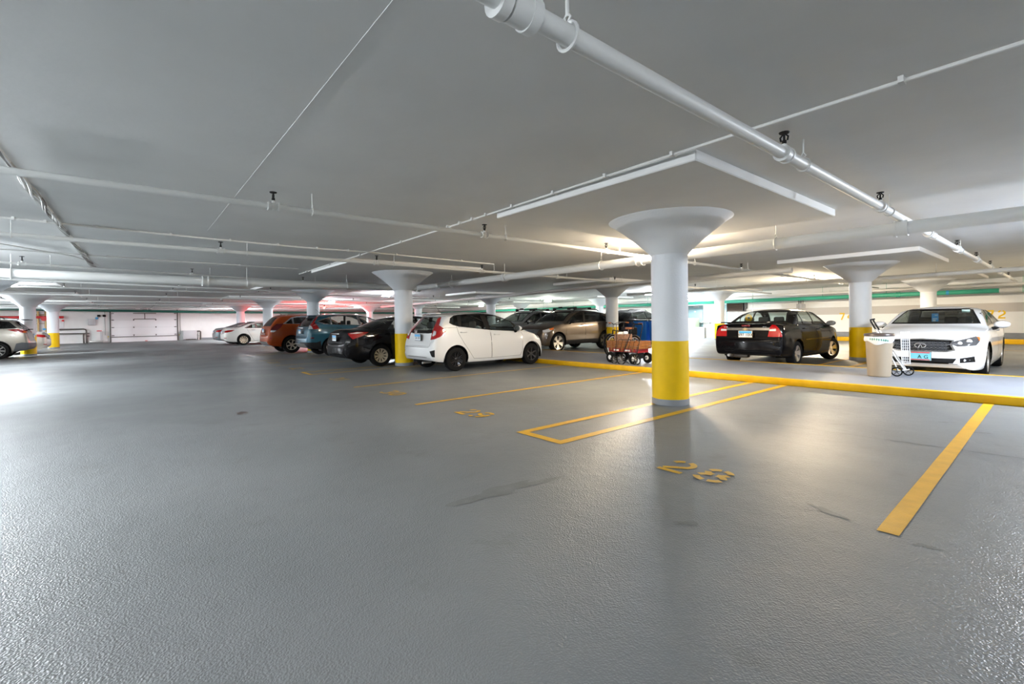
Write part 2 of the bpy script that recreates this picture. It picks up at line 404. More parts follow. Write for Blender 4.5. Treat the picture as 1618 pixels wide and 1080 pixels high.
def sprinkler_pipe(label, a, b, r, zs, heads, hang_off=.42, cat='sprinkler pipe', m='pipe_paint', group='sprinkler pipes', hs=1.5):
    a, b = Vector((*a, zs)), Vector((*b, zs)); d = (b-a).normalized()
    t = thing('sprinkler_pipe', label, cat, tuple(a), 0, group)
    bm = nb(); tube(bm, [Vector((0, 0, 0)), b-a], r, 14); obj('pipe_run', bm, m, t)
    for y in heads:
        k = (y-a.y)/d.y; p = d*k
        bm = nb(); ring_along(bm, p, d, r*1.28, .05); ring_along(bm, p+d*.05, d, r*1.42, .02); ring_along(bm, p-d*.05, d, r*1.42, .02)
        tube(bm, [p+Vector((0, 0, r*.9)), p+Vector((0, 0, r+.035))], .018, 10); obj('coupling', bm, m, t)
        head_mesh(t, (p.x, p.y, r+.03), hs)
        q = d*(k+hang_off); ztop = ZC-zs
        bm = nb(); tube(bm, [(q.x, q.y, ztop), (q.x, q.y, r+.05)], .006, 6)
        tube(bm, [q+Vector((math.cos(u)*(r+.008), 0, math.sin(u)*(r+.008))) for u in [PI/2+2*PI*k2/16 for k2 in range(16)]], .006, 5, closed=True)
        tube(bm, [(q.x, q.y, r+.008), (q.x-.02, q.y, r+.03), (q.x, q.y, r+.06), (q.x+.02, q.y, r+.03), (q.x, q.y, r+.008)], .005, 5); obj('pipe_hanger', bm, m, t)
    return t
hd = [1.27+2.97*k for k in range(-2, 8)]
p1 = sprinkler_pipe('thick white sprinkler pipe crossing the upper right ceiling above the nearest column', (-1.50, -6), (-1.47, 28.2), .047, 2.58, [4.13+2.95*k for k in range(0, 8)])
bm = nb(); d = Vector((0, 1, 0))
for yy, rr, w in ((1.20, .075, .05), (1.29, .068, .10), (1.36, .075, .05)): ring_along(bm, (0, yy+6, 0), d, rr, w)
obj('coupling', bm, 'pipe_paint', p1)
bm = nb(); q = Vector((0, 1.60+6, 0)); tube(bm, [(0, q.y, .22), (0, q.y, .09)], .009, 8); tube(bm, [q+Vector((math.cos(u)*.062, 0, math.sin(u)*.062)) for u in [2*PI*k/18 for k in range(18)]], .010, 6, closed=True)
tube(bm, [(0, q.y, .06), (.02, q.y, .085), (0, q.y, .11), (-.02, q.y, .085), (0, q.y, .06)], .007, 6); obj('pipe_hanger', bm, 'pipe_paint', p1)
sprinkler_pipe('white sprinkler pipe running over the aisle side of the nearest column', (-5.66, -6), (-6.02, 28.2), .033, 2.585, hd)
sprinkler_pipe('white sprinkler pipe above the white hatchback', (-9.36, -6), (-10.9, 28.2), .034, 2.58, hd[1:])
sprinkler_pipe('white sprinkler pipe above the black sedan', (-12.55, -6), (-15.6, 4.6), .026, 2.58, hd[1:4])
sprinkler_pipe('white sprinkler pipe above the blue SUV', (-17.1, -6), (-20.4, 6), .032, 2.56, hd[1:4])
sprinkler_pipe('white sprinkler pipe above the orange SUV', (-21.2, -6), (-23.6, 22), .028, 2.58, hd[1:])
sprinkler_pipe('white sprinkler pipe in front of the column behind the tan SUV', (-25.2, -6), (-28.4, 22), .034, 2.56, hd[1:])
for k, (x, lab) in enumerate(((-32.0, 'white sprinkler pipe over the pearl white sedan'), (-36.2, 'fourth white sprinkler pipe from the garage door'), (-40.2, 'third white sprinkler pipe from the garage door'), (-43.4, 'second white sprinkler pipe from the garage door'), (-46.2, 'white sprinkler pipe nearest the garage door'))):
    sprinkler_pipe(lab, (x, -8), (x-.6, 24), .03, 2.58, hd)
# large drain mains
def main_pipe(name, label, pts, r, couplings, hangers, m='pipe_paint', cat='drain pipe'):
    P = [Vector(p) for p in pts]; o0 = P[0]
    t = thing(name, label, cat, tuple(o0), 0, 'large mains under the ceiling')
    bm = nb(); tube(bm, [p-o0 for p in P], r, 18); obj('pipe_run', bm, m, t)
    def ptat(f):
        L = [(P[i+1]-P[i]).length for i in range(len(P)-1)]; s = f*sum(L)
        for i, l in enumerate(L):
            if s <= l or i == len(L)-1: return P[i].lerp(P[i+1], s/l), (P[i+1]-P[i]).normalized()
            s -= l
    for f in couplings:
        p, d = ptat(f); bm = nb(); ring_along(bm, p-o0, d, r*1.16, .10); ring_along(bm, p-o0+d*.06, d, r*1.26, .03); ring_along(bm, p-o0-d*.06, d, r*1.26, .03); obj('coupling', bm, m, t)
    for f in hangers:
        p, d = ptat(f); bm = nb(); q = p-o0; s = d.cross(Vector((0, 0, 1)))
        tube(bm, [q+Vector((0, 0, ZC-p.z)), q+Vector((0, 0, r+.06))], .007, 6)
        tube(bm, [q+s*math.cos(u)*(r+.01)+Vector((0, 0, math.sin(u)*(r+.01))) for u in [2*PI*k/18 for k in range(18)]], .008, 5, closed=True)
        tube(bm, [q+Vector((0, 0, r)), q+s*.04+Vector((0, 0, r+.03)), q+Vector((0, 0, r+.08)), q-s*.04+Vector((0, 0, r+.03)), q+Vector((0, 0, r))], .006, 5); obj('pipe_hanger', bm, m, t)
    return t
main_pipe('drain_pipe', 'large white main crossing behind the nearest column towards the right', [(-14.4, 7.68, 2.43), (-5.5, 7.95, 2.43), (8.8, 8.45, 2.43)], .088, [.0, .20, .382, .397, .557], [.09, .20, .34, .49, .68, .80])
main_pipe('drain_pipe', 'large white main running above the blue SUV to the left edge', [(-13.8, -6, 2.39), (-14.35, 2.0, 2.40), (-14.4, 7.68, 2.43)], .105, [.55, 1.0], [.3, .62, .82])
main_pipe('drain_pipe', 'white main crossing the ceiling beyond the walkway', [(-34.0, 15.0, 2.46), (-8.0, 13.2, 2.46), (-4.6, 13.2, 2.46)], .07, [.3, .6], [.2, .5, .8])
main_pipe('drain_pipe', 'white main along the far aisle toward the wall lamp', [(-14.0, 19.0, 2.46), (8.8, 18.4, 2.46)], .065, [.4], [.2, .5, .75])
g = main_pipe('drain_pipe', 'green pipe hung along the far numbered wall', [(8.8, 28.35, 2.23), (-3.05, 28.35, 2.225)], .10, [], [.2, .55, .85], 'green_pipe', 'green pipe')
bm = nb(); tube(bm, [(-10.75, 0, -.005), (-9.75, 0, -.005)], .104, 18); obj('pipe_sleeve', bm, 'pipe_paint', g)
g2 = main_pipe('drain_pipe', 'green pipe stretching left along the far wall behind the parked cars', [(-3.05, 28.35, 2.225), (-14.5, 28.35, 2.22), (-47.8, 28.35, 2.30)], .10, [.05], [.06, .12, .2, .28, .36, .44, .52, .6], 'green_pipe', 'green pipe')
bm = nb(); tube(bm, [(-.55, 0, 0), (-.45, 0, 0)], .104, 18); obj('pipe_band', bm, 'plate_blue', g2)
main_pipe('drain_pipe', 'dark green pipe hung in front of the garage door', [(-48.4, 27.0, 2.28), (-48.4, 5.4, 2.40), (-48.4, -10.5, 2.70)], .10, [.95], [.62, .7, .78, .86], 'green_dark', 'green pipe')
main_pipe('drain_pipe', 'white pipe running just above the green pipe on the far wall', [(8.8, 27.6, 2.45), (-8.0, 27.6, 2.44), (-47.0, 27.6, 2.46)], .045, [], [.12, .3, .45], cat='white pipe')
main_pipe('drain_pipe', 'red fire main on the left wall behind the tan SUV', [(-48.6, -3.9, 2.02), (-48.6, -11.5, 2.05)], .09, [.3], [], 'red_sign', 'red pipe')
# conduits clipped to the slab
def conduit(label, pts, r, clips=(), m='conduit_paint'):
    P = [Vector(p) for p in pts]; o0 = P[0]
    t = thing('conduit', label, 'conduit', tuple(o0), 0, 'conduits on the ceiling')
    bm = nb(); tube(bm, [p-o0 for p in P], r, 8); obj('conduit_run', bm, m, t)
    for i in range(len(P)-1):
        for f in clips:
            p = P[i].lerp(P[i+1], f)-o0; bm = nb(); dd = (P[i+1]-P[i]).normalized(); s = dd.cross(Vector((0, 0, 1)))
            box(bm, p+Vector((0, 0, .004)), (.03 if abs(dd.x) > .5 else .075, .075 if abs(dd.x) > .5 else .03, r*2+.012)); obj('conduit_clip', bm, m, t)
    return t
conduit('thin white conduit passing along the front edge of the nearest drop panel', [(8.8, 3.83, ZC-.026), (-1.76, 3.895, ZC-.026), (-5.06, 3.955, ZC-.026), (-6.51, 3.97, ZC-.026), (-15.0, 4.0, ZC-.026)], .014, (.18, .42, .66, .9))
conduit('thin wavy conduit crossing the left ceiling above the white hatchback', [(-9.0, -6, ZC-.026), (-9.34, -1.35, ZC-.026), (-9.41, -.73, ZC-.026), (-9.63, 1.09, ZC-.026), (-9.73, 2.69, ZC-.026), (-9.60, 3.9, ZC-.026), (-9.84, 7.52, ZC-.026)], .016, (.2, .7))
conduit('thin grey conduit on the slab above the black sedan', [(-12.9, -4, ZC-.026), (-13.14, -1.48, ZC-.026), (-13.43, .76, ZC-.026), (-13.6, 3.6, ZC-.026)], .014, (.5,))
conduit('short thin conduit on the slab at the left edge', [(-11.4, -2.3, ZC-.026), (-13.6, -.9, ZC-.026), (-15.4, -.55, ZC-.026)], .012, ())
conduit('thin pale wire sagging across the ceiling above the louvred vent', [(-6.0, 16.5, ZC-.03), (-8.0, 17.5, ZC-.05), (-10.5, 18.6, ZC-.03), (-13.0, 19.6, ZC-.05)], .010, ())
# bundle of cables across the left ceiling
t = thing('cable_bundle', 'bundle of twisted grey cables strung across the left ceiling', 'cables', (-5.0, -.84, ZC-.035))
for k in range(7):
    bm = nb(); rnd = random.Random(k); ph = rnd.uniform(0, 6.28); P = []
    for i in range(60):
        x = -11.0*i/59; a = i*.55+ph
        P.append((x, .15*i/59+.042*math.sin(a*.9)*min(1, max(.25, (i-4)/8)), .018*math.cos(a)*min(1, max(.3, (i-4)/8))))
    tube(bm, P, .014, 6); obj('cable', bm, ['cable_grey', 'dark_steel', 'conduit_paint'][k % 3], t)
# ------------------------------------------------------------------ ceiling lamps
def lamp(x, y, label, m='tube_cool', rz=0.0, L=.42, z=2.62, W=.26):
    t = thing('ceiling_lamp', label, 'ceiling lamp', (x, y, z), rz, 'ceiling lamps')
    bm = nb(); rbox(bm, (0, 0, .075), (L+.05, W+.04, .05), .02, 3); tube(bm, [(0, 0, .09), (0, 0, ZC-z)], .03, 10); obj('lamp_housing', bm, 'white_metal', t)
    bm = nb(); rbox(bm, (0, 0, .01), (L, W, .085), .04, 5); obj('lamp_diffuser', bm, m, t)
    return t
LAMPS = [
 (-6.9, 21.3, 'warm ceiling lamp glowing above the black sedan with the chrome strip', 'warm', 1.1, 0),
 (-15.0, 22.3, 'bright ceiling lamp beside the nearest column above the blue bins', 'cool', 1, 0),
 (-24.0, 23.2, 'ceiling lamp glowing above the brown crossover', 'green', 1, 0),
 (-30.6, 10.1, 'ceiling lamp glowing above the blue SUV', 'cool', .5, 0),
 (-23.0, 10.4, 'ceiling lamp glowing between the two white columns above the black sedan', 'cool', .5, 0),
 (-39.0, 15.0, 'small distant ceiling lamp above the blue SUV windscreen', 'cool', .5, 0),
 (-21.6, -2.95, 'ceiling lamp glaring at the left edge above the tan SUV', 'cool', .7, 0),
 (-5.02, 7.92, 'warm ceiling lamp hidden behind the nearest capital', 'warm', .62, PI/2),
 (1.5, 10.3, 'cool ceiling lamp past the right edge over the walkway', 'blue', .95, PI/2),
 (2.5, 22.0, 'warm ceiling lamp past the right edge near the numbered wall', 'warm', .9, 0),
 (3.6, -3.2, 'cool ceiling lamp behind the camera over the aisle', 'cool', .8, 0),
 (-5.2, -3.6, 'added cool fill lamp under the ceiling, left behind the camera', 'cool', .85, 0),  # unseen fill lamp, added to brighten the near ceiling and floor
 (-13.0, -4.2, 'cool ceiling lamp over the left aisle out of frame', 'cool', 1.8, 0),
 (-43.0, 7.15, 'cool ceiling lamp hidden behind the distant capital by the pearl sedan', 'cool', .8, PI/2),
 (-30.5, -6.6, 'cool ceiling lamp out of frame past the left edge', 'cool', 2.3, 0),
 (-40.0, -8.0, 'cool ceiling lamp past the far left column', 'cool', 1.6, 0),
 (-15.5, 27.0, 'ceiling lamp by the grey door in the far wall', 'cool', .55, 0),
 (-34.0, 24.5, 'ceiling lamp far behind the silver SUV', 'green', .8, 0),
]
TINT = {'blue': (.80, .88, 1.0), 'cool': (.90, .95, 1.0), 'warm': (1.0, .80, .56), 'green': (.92, 1.0, .88)}
BASE = 690
def tube_mat(k, s):
    key = 'tube_%s_%d' % (k, int(s*100))
    if key not in M: mat(key, (.9, .9, .9), .4, emit=TINT[k], estr=BASE*s)
    return key
for x, y, lab, k, st, rz in LAMPS: lamp(x, y, lab, tube_mat(k, st*(.6 if x == -6.9 else 1)), rz, .85 if x == -6.9 else .42)
# red warning beacons by the ceiling
def beacon(x, y, z, label, s=1.0):
    t = thing('warning_beacon', label, 'warning beacon', (x, y, z), 0, 'red warning beacons')
    bm = nb(); lathe(bm, [(0, -.02), (.06*s, -.02), (.07*s, .02), (.03*s, .03), (.03*s, ZC-z)], 16); obj('beacon_base', bm, 'dark_plastic', t)
    bm = nb(); lathe(bm, [(0, -.14*s), (.045*s, -.13*s), (.058*s, -.08*s), (.058*s, -.02)], 16); obj('beacon_dome', bm, 'red_glow', t)
beacon(-35.6, 11.2, 2.52, 'red warning beacon among the far columns behind the orange SUV')
# ------------------------------------------------------------------ cars
def pchip(pts):
    X = np.array([p[0] for p in pts], float); Y = np.array([p[1] for p in pts], float); n = len(X)
    h = np.diff(X); dl = np.diff(Y)/h; d = np.zeros(n)
    if n > 2:
        for i in range(1, n-1):
            if dl[i-1]*dl[i] > 0:
                w1, w2 = 2*h[i]+h[i-1], h[i]+2*h[i-1]; d[i] = (w1+w2)/(w1/dl[i-1]+w2/dl[i])
    d[0], d[-1] = dl[0], dl[-1]
    def f(x):
        x = min(max(x, X[0]), X[-1]); i = min(max(int(np.searchsorted(X, x)-1), 0), n-2); t = (x-X[i])/h[i]
        return float((1+2*t)*(1-t)**2*Y[i]+t*(1-t)**2*h[i]*d[i]+t*t*(3-2*t)*Y[i+1]+t*t*(t-1)*h[i]*d[i+1])
    return f
def inpoly(p, poly):
    x, y = p; c = False; j = len(poly)-1
    for i in range(len(poly)):
        xi, yi = poly[i]; xj, yj = poly[j]
        if (yi > y) != (yj > y) and x < (xj-xi)*(y-yi)/(yj-yi)+xi: c = not c
        j = i
    return c
def offset(poly, d):
    n = len(poly); A = sum(poly[i][0]*poly[(i+1) % n][1]-poly[(i+1) % n][0]*poly[i][1] for i in range(n)); sg = 1 if A > 0 else -1; out = []
    for i in range(n):
        p0, p1, p2 = Vector(poly[i-1]), Vector(poly[i]), Vector(poly[(i+1) % n])
        e1, e2 = (p1-p0).normalized(), (p2-p1).normalized()
        n1, n2 = Vector((-e1.y, e1.x))*sg, Vector((-e2.y, e2.x))*sg
        b = (n1+n2); 
        if b.length < .2: b = n1
        else: b = b/b.length_squared*2
        q = p1+b*d
        out.append((q.x, q.y))
    return out
SIDEF = [0, .05, .14, .28, .44, .6, .76, .89, 1.0]
SIDEX = [.925, .957, .978, .992, 1.0, .998, .990, .978, .957]
class Car:
    def __init__(s, S, res=1.0):
        s.S = S; s.L, s.W = S['L'], S['W']; s.parts = {}; s.npid = 1
        top, belt, bot, plan = pchip(S['top']), pchip(S['belt']), pchip(S['bot']), pchip(S['plan'])
        tb, crown = S.get('tumble', .42), S.get('crown', .085); br, bf = S.get('bulge', (.075, .085)); sq = (s.L-br-bf)/s.L
        ys = set(np.linspace(0, s.L, int(40*res)).tolist())
        for q in (.012, .03, .06, .1, .16, .24, .34): ys.add(q); ys.add(s.L-q)
        for k in ('top', 'belt', 'bot'):
            for p in S[k]: ys.add(p[0])
        ys = sorted(ys); yy = [ys[0]]
        for y in ys[1:]:
            if y-yy[-1] > .008: yy.append(y)
        yy[-1] = s.L
        bm = nb(); s.bm = bm; s.lay = bm.faces.layers.int.new('pid'); rows = []
        sx = S.get('sidex', SIDEX)
        for y in yy:
            zb, zt = bot(y), top(y); zs = min(belt(y), zt-.02); w = plan(y)*s.W/2; gh = zt-zs
            c = min(crown, gh*.75); ze = zt-c; wi = w*sx[-1]; P = [(0, zb), (w*.55, zb), (w*.88, zb)]
            P += [(w*x, zb+(zs-zb)*f) for f, x in zip(SIDEF, sx)]
            k = min(1, gh/.2); ins = .018*k+.004
            wr = max(.3*w, wi-ins-tb*max(0, ze-zs))
            for g in (.05, .25, .5, .75, .95):
                x = (wi-ins)+(wr-(wi-ins))*g+.018*k*math.sin(PI*g); P.append((x, zs+(ze-zs)*g))
            for q in (.985, .95, .88, .75, .55, .3, 0): P.append((wr*q, ze+c*(1-q**2.6)))
            yq = br+y*sq-s.L/2; R = [bm.verts.new((x, yq, z)) for x, z in P[1:-1]]; Lf = [bm.verts.new((-x, yq, z)) for x, z in P[1:-1]]
            b0, t0 = bm.verts.new((0, yq, P[0][1])), bm.verts.new((0, yq, P[-1][1]))
            rows.append([b0]+R+[t0]+Lf[::-1])
        N = len(rows[0]); H = N//2
        for a, b in zip(rows[:-1], rows[1:]):
            for k in range(N): bm.faces.new((a[k], b[k], b[(k+1) % N], a[(k+1) % N]))
        KC = 8
        for row, sg, bu in ((rows[0], -1, br), (rows[-1], 1, bf)):
            z0, z1 = row[0].co.z, row[H].co.z; lines = []
            for k in range(H+1):
                a, b = row[k], row[(N-k) % N]
                if k in (0, H): lines.append([a]*(KC+1)); continue
                vv = (a.co.z-z0)/(z1-z0); fac = max(0, min(1, vv/.14, (1-vv)/.10))**.5; ln = [a]
                for j in range(1, KC):
                    x = a.co.x*(1-2*j/KC); ln.append(bm.verts.new((x, a.co.y+sg*bu*fac*(1-(1-2*j/KC)**2), a.co.z)))
                lines.append(ln+[b])
            for k in range(H):
                if abs(row[k].co.z-row[k+1].co.z) < 1e-6: continue
                for j in range(KC):
                    u = []
                    for v in (lines[k][j], lines[k+1][j], lines[k+1][j+1], lines[k][j+1]):
                        if v not in u: u.append(v)
                    if len(u) > 2: bm.faces.new(u)
        bmesh.ops.remove_doubles(bm, verts=bm.verts, dist=.0008)
        bmesh.ops.recalc_face_normals(bm, faces=bm.faces[:]); bm.normal_update()
        s.PB = s.pid('body', S['paint'], None, 0, None); s.PU = s.pid('underbody', 'dark_plastic', None, 0, None)
        for f in bm.faces:
            f[s.lay] = s.PB
            if f.normal.z < -.75 and f.calc_center_median().z < .6: f[s.lay] = s.PU
    def pid(s, name, m, parent, off, label=None):
        k = s.npid; s.npid += 1; s.parts[k] = (name, m, parent, off, label); return k
    def cut(s, poly, n, pid=None, both=True, thr=.2, only=None, depth=None, mirror_pid=None):
        """cut polygon (u = position along the horizontal axis seen from direction n, v = z) into the skin; pid None deletes"""
        res = []
        for sg in ((1, -1) if both else (1,)):
            nn = Vector((n[0]*sg, n[1], 0)).normalized(); n1 = Vector((n[0], n[1], 0)).normalized()
            e = Vector((-n1.y*sg, n1.x, 0)); Z = Vector((0, 0, 1))
            us = [p[0] for p in poly]; vs = [p[1] for p in poly]; u0, u1, v0, v1 = min(us)-.01, max(us)+.01, min(vs)-.01, max(vs)+.01
            def bb(f):
                U = [v.co.dot(e) for v in f.verts]; V = [v.co.z for v in f.verts]; return min(U), max(U), min(V), max(V)
            cand = []
            for f in s.bm.faces:
                if f.normal.dot(nn) < thr: continue
                if depth is not None and f.calc_center_median().dot(nn) < depth: continue
                if only is not None and f[s.lay] not in only: continue
                b = bb(f)
                if b[1] < u0 or b[0] > u1 or b[3] < v0 or b[2] > v1: continue
                cand.append(f)
            K = len(poly)
            for i in range(K):
                a, b = poly[i], poly[(i+1) % K]; du, dv = b[0]-a[0], b[1]-a[1]
                if abs(du)+abs(dv) < 1e-6: continue
                su0, su1, sv0, sv1 = min(a[0], b[0])-.003, max(a[0], b[0])+.003, min(a[1], b[1])-.003, max(a[1], b[1])+.003
                sel, rest = [], []
                for f in cand:
                    q = bb(f); (rest if (q[1] < su0 or q[0] > su1 or q[3] < sv0 or q[2] > sv1) else sel).append(f)
                if not sel: continue
                geom = list({v for f in sel for v in f.verts})+list({ed for f in sel for ed in f.edges})+sel
                r = bmesh.ops.bisect_plane(s.bm, geom=geom, dist=1e-5, plane_co=e*a[0]+Z*a[1], plane_no=(e*dv-Z*du).normalized())
                cand = rest+[g for g in r['geom'] if isinstance(g, bmesh.types.BMFace)]
            got = [f for f in set(cand) if f.is_valid and inpoly((f.calc_center_median().dot(e), f.calc_center_median().z), poly)]
            for f in got: f.normal_update()
            if pid is None: bmesh.ops.delete(s.bm, geom=got, context='FACES')
            else:
                p = pid if sg == 1 or mirror_pid is None else mirror_pid
                for f in got: f[s.lay] = p
    def side(s, pts): return [(y-s.L/2, z) for y, z in pts]
    def build(s, root):
        bm = s.bm; bm.normal_update(); objs = {}
        groups = {}
        for f in bm.faces: groups.setdefault(f[s.lay], []).append(f)
        vn = {v: v.normal.copy() for v in bm.verts}
        for k in sorted(s.parts):
            name, m, parent, off, label = s.parts[k]
            if k not in groups: continue
            b2 = nb(); vm = {}
            for f in groups[k]:
                vs = []
                for v in f.verts:
                    if v not in vm: vm[v] = b2.verts.new(v.co+vn[v]*off)
                    vs.append(vm[v])
                try: b2.faces.new(vs)
                except ValueError: pass
            me = bpy.data.meshes.new(name); b2.to_mesh(me); b2.free()
            par = objs.get(parent, root) if parent else root
            o = link(name, me, m, par, True, 32); objs[k] = o
            if label: o['label'] = label
        bm.free(); return objs
def circ(cx, cz, r, n=28): return [(cx+r*math.cos(2*PI*k/n), cz+r*math.sin(2*PI*k/n)) for k in range(n)]
def box_on(parent, name, m, c, s, bev=.01, rz=0.0, label=None):
    bm = nb(); rbox(bm, c, s, min(bev, min(s)*.45), 2, rz); o = obj(name, bm, m, parent)
    if label: o['label'] = label
    return o
WHEELS = {}
def wheel_meshes(key, R, w, rim_r, style, rim_mat):
    if key in WHEELS: return WHEELS[key]
    b = nb(); k = w/2
    lathe(b, [(rim_r*.97, -k*.8), (rim_r*1.02, -k*.95), (R*.86, -k), (R*.955, -k*.9), (R*.99, -k*.68), (R, -k*.3), (R, k*.3), (R*.99, k*.68), (R*.955, k*.9), (R*.86, k), (rim_r*1.02, k*.95), (rim_r*.97, k*.8)], 44, 'X')
    bmesh.ops.recalc_face_normals(b, faces=b.faces[:]); tm = bpy.data.meshes.new('tyre'); b.to_mesh(tm); b.free(); tm.materials.append(M['rubber'])
    b = nb(); n, sw, twin, dish = style
    lathe(b, [(rim_r*1.0, k*.86), (rim_r*.985, k*.90), (rim_r*.93, k*.86), (rim_r*.91, k*.55), (rim_r*.90, -k*.6)], 44, 'X')      # barrel lip
    lathe(b, [(0, k*.62), (rim_r*.12, k*.64), (rim_r*.20, k*.60), (rim_r*.22, k*.40)], 20, 'X')                                   # hub
    for i in range(n):
        a = 2*PI*i/n
        offs = ((-twin, twin) if twin else (0,))
        for o_ in offs:
            a0, a1 = a+o_*.45, a+o_
            def P(r, ang, half, x): c, s_ = math.cos(ang), math.sin(ang); return [(x, r*c-h*s_, r*s_+h*c) for h in (-half, half)]
            q = []
            for r, ang, half, x in ((rim_r*.16, a0, rim_r*sw*.85, k*(.60-dish*.3)), (rim_r*.55, (a0+a1)/2, rim_r*sw*.8, k*(.66-dish)), (rim_r*.95, a1, rim_r*sw*1.05, k*.80)):
                f, bk = P(r, ang, half, x), P(r, ang, half*.8, x-k*.22); q.append([b.verts.new(v) for v in (f[0], f[1], bk[1], bk[0])])
            for u, v in zip(q[:-1], q[1:]):
                for j in range(4): b.faces.new((u[j], u[(j+1) % 4], v[(j+1) % 4], v[j]))
    bmesh.ops.recalc_face_normals(b, faces=b.faces[:]); rm = bpy.data.meshes.new('rim'); b.to_mesh(rm); b.free(); rm.materials.append(M[rim_mat])
    b = nb(); lathe(b, [(0, k*.18), (rim_r*.88, k*.18), (rim_r*.9, -k*.5)], 32, 'X'); bmesh.ops.recalc_face_normals(b, faces=b.faces[:]); dm = bpy.data.meshes.new('brake_disc'); b.to_mesh(dm); b.free(); dm.materials.append(M['black'])
    for me in (tm, rm, dm): me.polygons.foreach_set('use_smooth', [True]*len(me.polygons)); me.set_sharp_from_angle(angle=math.radians(35))
    WHEELS[key] = (tm, rm, dm); return WHEELS[key]
def add_wheels(root, S, key, style, rim_mat, steer=0.0, front=None):
    R, w = S['R'], S.get('tw', .215); rr = S.get('rim', R*.68); xo = S['W']/2-w/2-S.get('winset', .025)
    for ys, isf in ((S['ra'], 0), (S['fa'], 1)):
        ms = wheel_meshes(key+('f' if isf and front else ''), R, w, rr, *( (front if isf and front else (style, rim_mat)) ))
        for sx in (1, -1):
            t = bpy.data.objects.new('wheel', ms[0]); COL.objects.link(t); t.parent = root; t.location = (sx*xo, ys-S['L']/2, R); t.rotation_euler = (.3*sx+ys, 0, (0 if sx > 0 else PI)+(steer if isf else 0))
            t.rotation_mode = 'XYZ'
            for nme, me in (('rim', ms[1]), ('brake_disc', ms[2])):
                c = bpy.data.objects.new(nme, me); COL.objects.link(c); c.parent = t
def add_liners(root, S):
    for ys in (S['ra'], S['fa']):
        for sx in (1, -1):
            bm = nb(); n = 20; r = S['arch']+.012; x0, x1 = sx*(S['W']/2*.955), sx*(S['W']/2-.42); zc = S['R']+S.get('archdz', .01)
            A = [math.radians(-18+216*k/n) for k in range(n+1)]
            a = [bm.verts.new((x0, ys-S['L']/2+r*math.cos(t), zc+r*math.sin(t))) for t in A]; b = [bm.verts.new((x1, ys-S['L']/2+r*math.cos(t), zc+r*math.sin(t))) for t in A]
            for k in range(n): bm.faces.new((a[k], a[k+1], b[k+1], b[k]))
            bm.faces.new(b); obj('wheel_arch_liner', bm, 'black', root)
def seat_mesh(m='seat_fabric'):
    bm = nb(); rbox(bm, (0, 0, .10), (.50, .50, .16), .05, 3); vs = rbox(bm, (0, 0, .33), (.48, .13, .56), .055, 3)
    bmesh.ops.rotate(bm, verts=vs, cent=(0, 0, .1), matrix=Matrix.Rotation(.22, 3, 'X')); bmesh.ops.translate(bm, verts=vs, vec=(0, -.27, .08))
    vs = rbox(bm, (0, -.42, .80), (.27, .10, .20), .045, 3)
    tube(bm, [(-.06, -.41, .6), (-.06, -.42, .75)], .008, 6); tube(bm, [(.06, -.41, .6), (.06, -.42, .75)], .008, 6)
    me_o = obj('seat', bm, m); return me_o
SEATS = {}
def interior(root, S, m='seat_fabric'):
    if m not in SEATS:
        o = seat_mesh(m); SEATS[m] = o.data; bpy.data.objects.remove(o)
    L = S['L']; zf = S.get('zfloor', .42); yb = S.get('seat_y', L*.52); dr = S.get('rear_dy', .88)
    bm = nb(); box(bm, (0, L*.02, zf-.05), (S['W']*.86, L*.62, .06)); obj('cabin_floor', bm, 'cabin_dark', root)
    sc = S.get('seat_s', .93)
    for x, y in ((.36, yb), (-.36, yb), (.38, yb-dr), (0, yb-dr-.02), (-.38, yb-dr)):
        c = bpy.data.objects.new('seat', SEATS[m]); COL.objects.link(c); c.parent = root; c.location = (x, y-L/2, zf); c.scale = (sc, sc, sc)
    bm = nb(); rbox(bm, (0, yb+.82-L/2, zf+.38), (S['W']*.80, .42, .22), .07, 3); obj('dashboard', bm, 'cabin_dark', root)
    bm = nb(); q = [(.17*math.cos(a), .17*math.sin(a)*.28, .17*math.sin(a)*.96) for a in [2*PI*k/24 for k in range(24)]]
    tube(bm, [Vector((-.36, yb+.50-L/2, zf+.44))+Vector(p) for p in q], .014, 6, closed=True); obj('steering_wheel', bm, 'black', root)
    if S.get('mirror_y'):
        bm = nb(); rbox(bm, (0, S['mirror_y']-L/2, S['mirror_z']), (.22, .03, .065), .012); obj('rear_view_mirror', bm, 'black', root)
def side_mirror(root, x, y, z, m, s=1.0, cap=None, fwd=1):
    for sx in (1, -1):
        bm = nb(); n = 10
        prof = [(.0, .105), (.35, .10), (.7, .075), (.95, .035), (1.0, .0)]
        lathe(bm, [(.095*s, -.03*fwd), (.098*s, 0), (.090*s, .04*fwd), (.065*s, .085*fwd), (.03*s, .11*fwd), (0, .115*fwd)], 20, 'Y', (0, 0, 0))
        bmesh.ops.scale(bm, vec=(1.12, 1, .68), verts=bm.verts); bmesh.ops.translate(bm, vec=(sx*(x+.10*s), y, z), verts=bm.verts)
        o = obj('side_mirror', bm, m, root)
        bm = nb(); tube(bm, [(sx*(x-.03), y+.02, z-.085), (sx*(x+.02), y+.02, z-.075), (sx*(x+.07), y+.02, z-.04)], .034, 10); obj('mirror_arm', bm, cap or 'black', o)
        bm = nb(); lathe(bm, [(0, -.031*fwd), (.088*s, -.031*fwd)], 20, 'Y'); bmesh.ops.scale(bm, vec=(1.12, 1, .68), verts=bm.verts); bmesh.ops.translate(bm, vec=(sx*(x+.10*s), y, z), verts=bm.verts); obj('mirror_glass', bm, 'chrome', o)
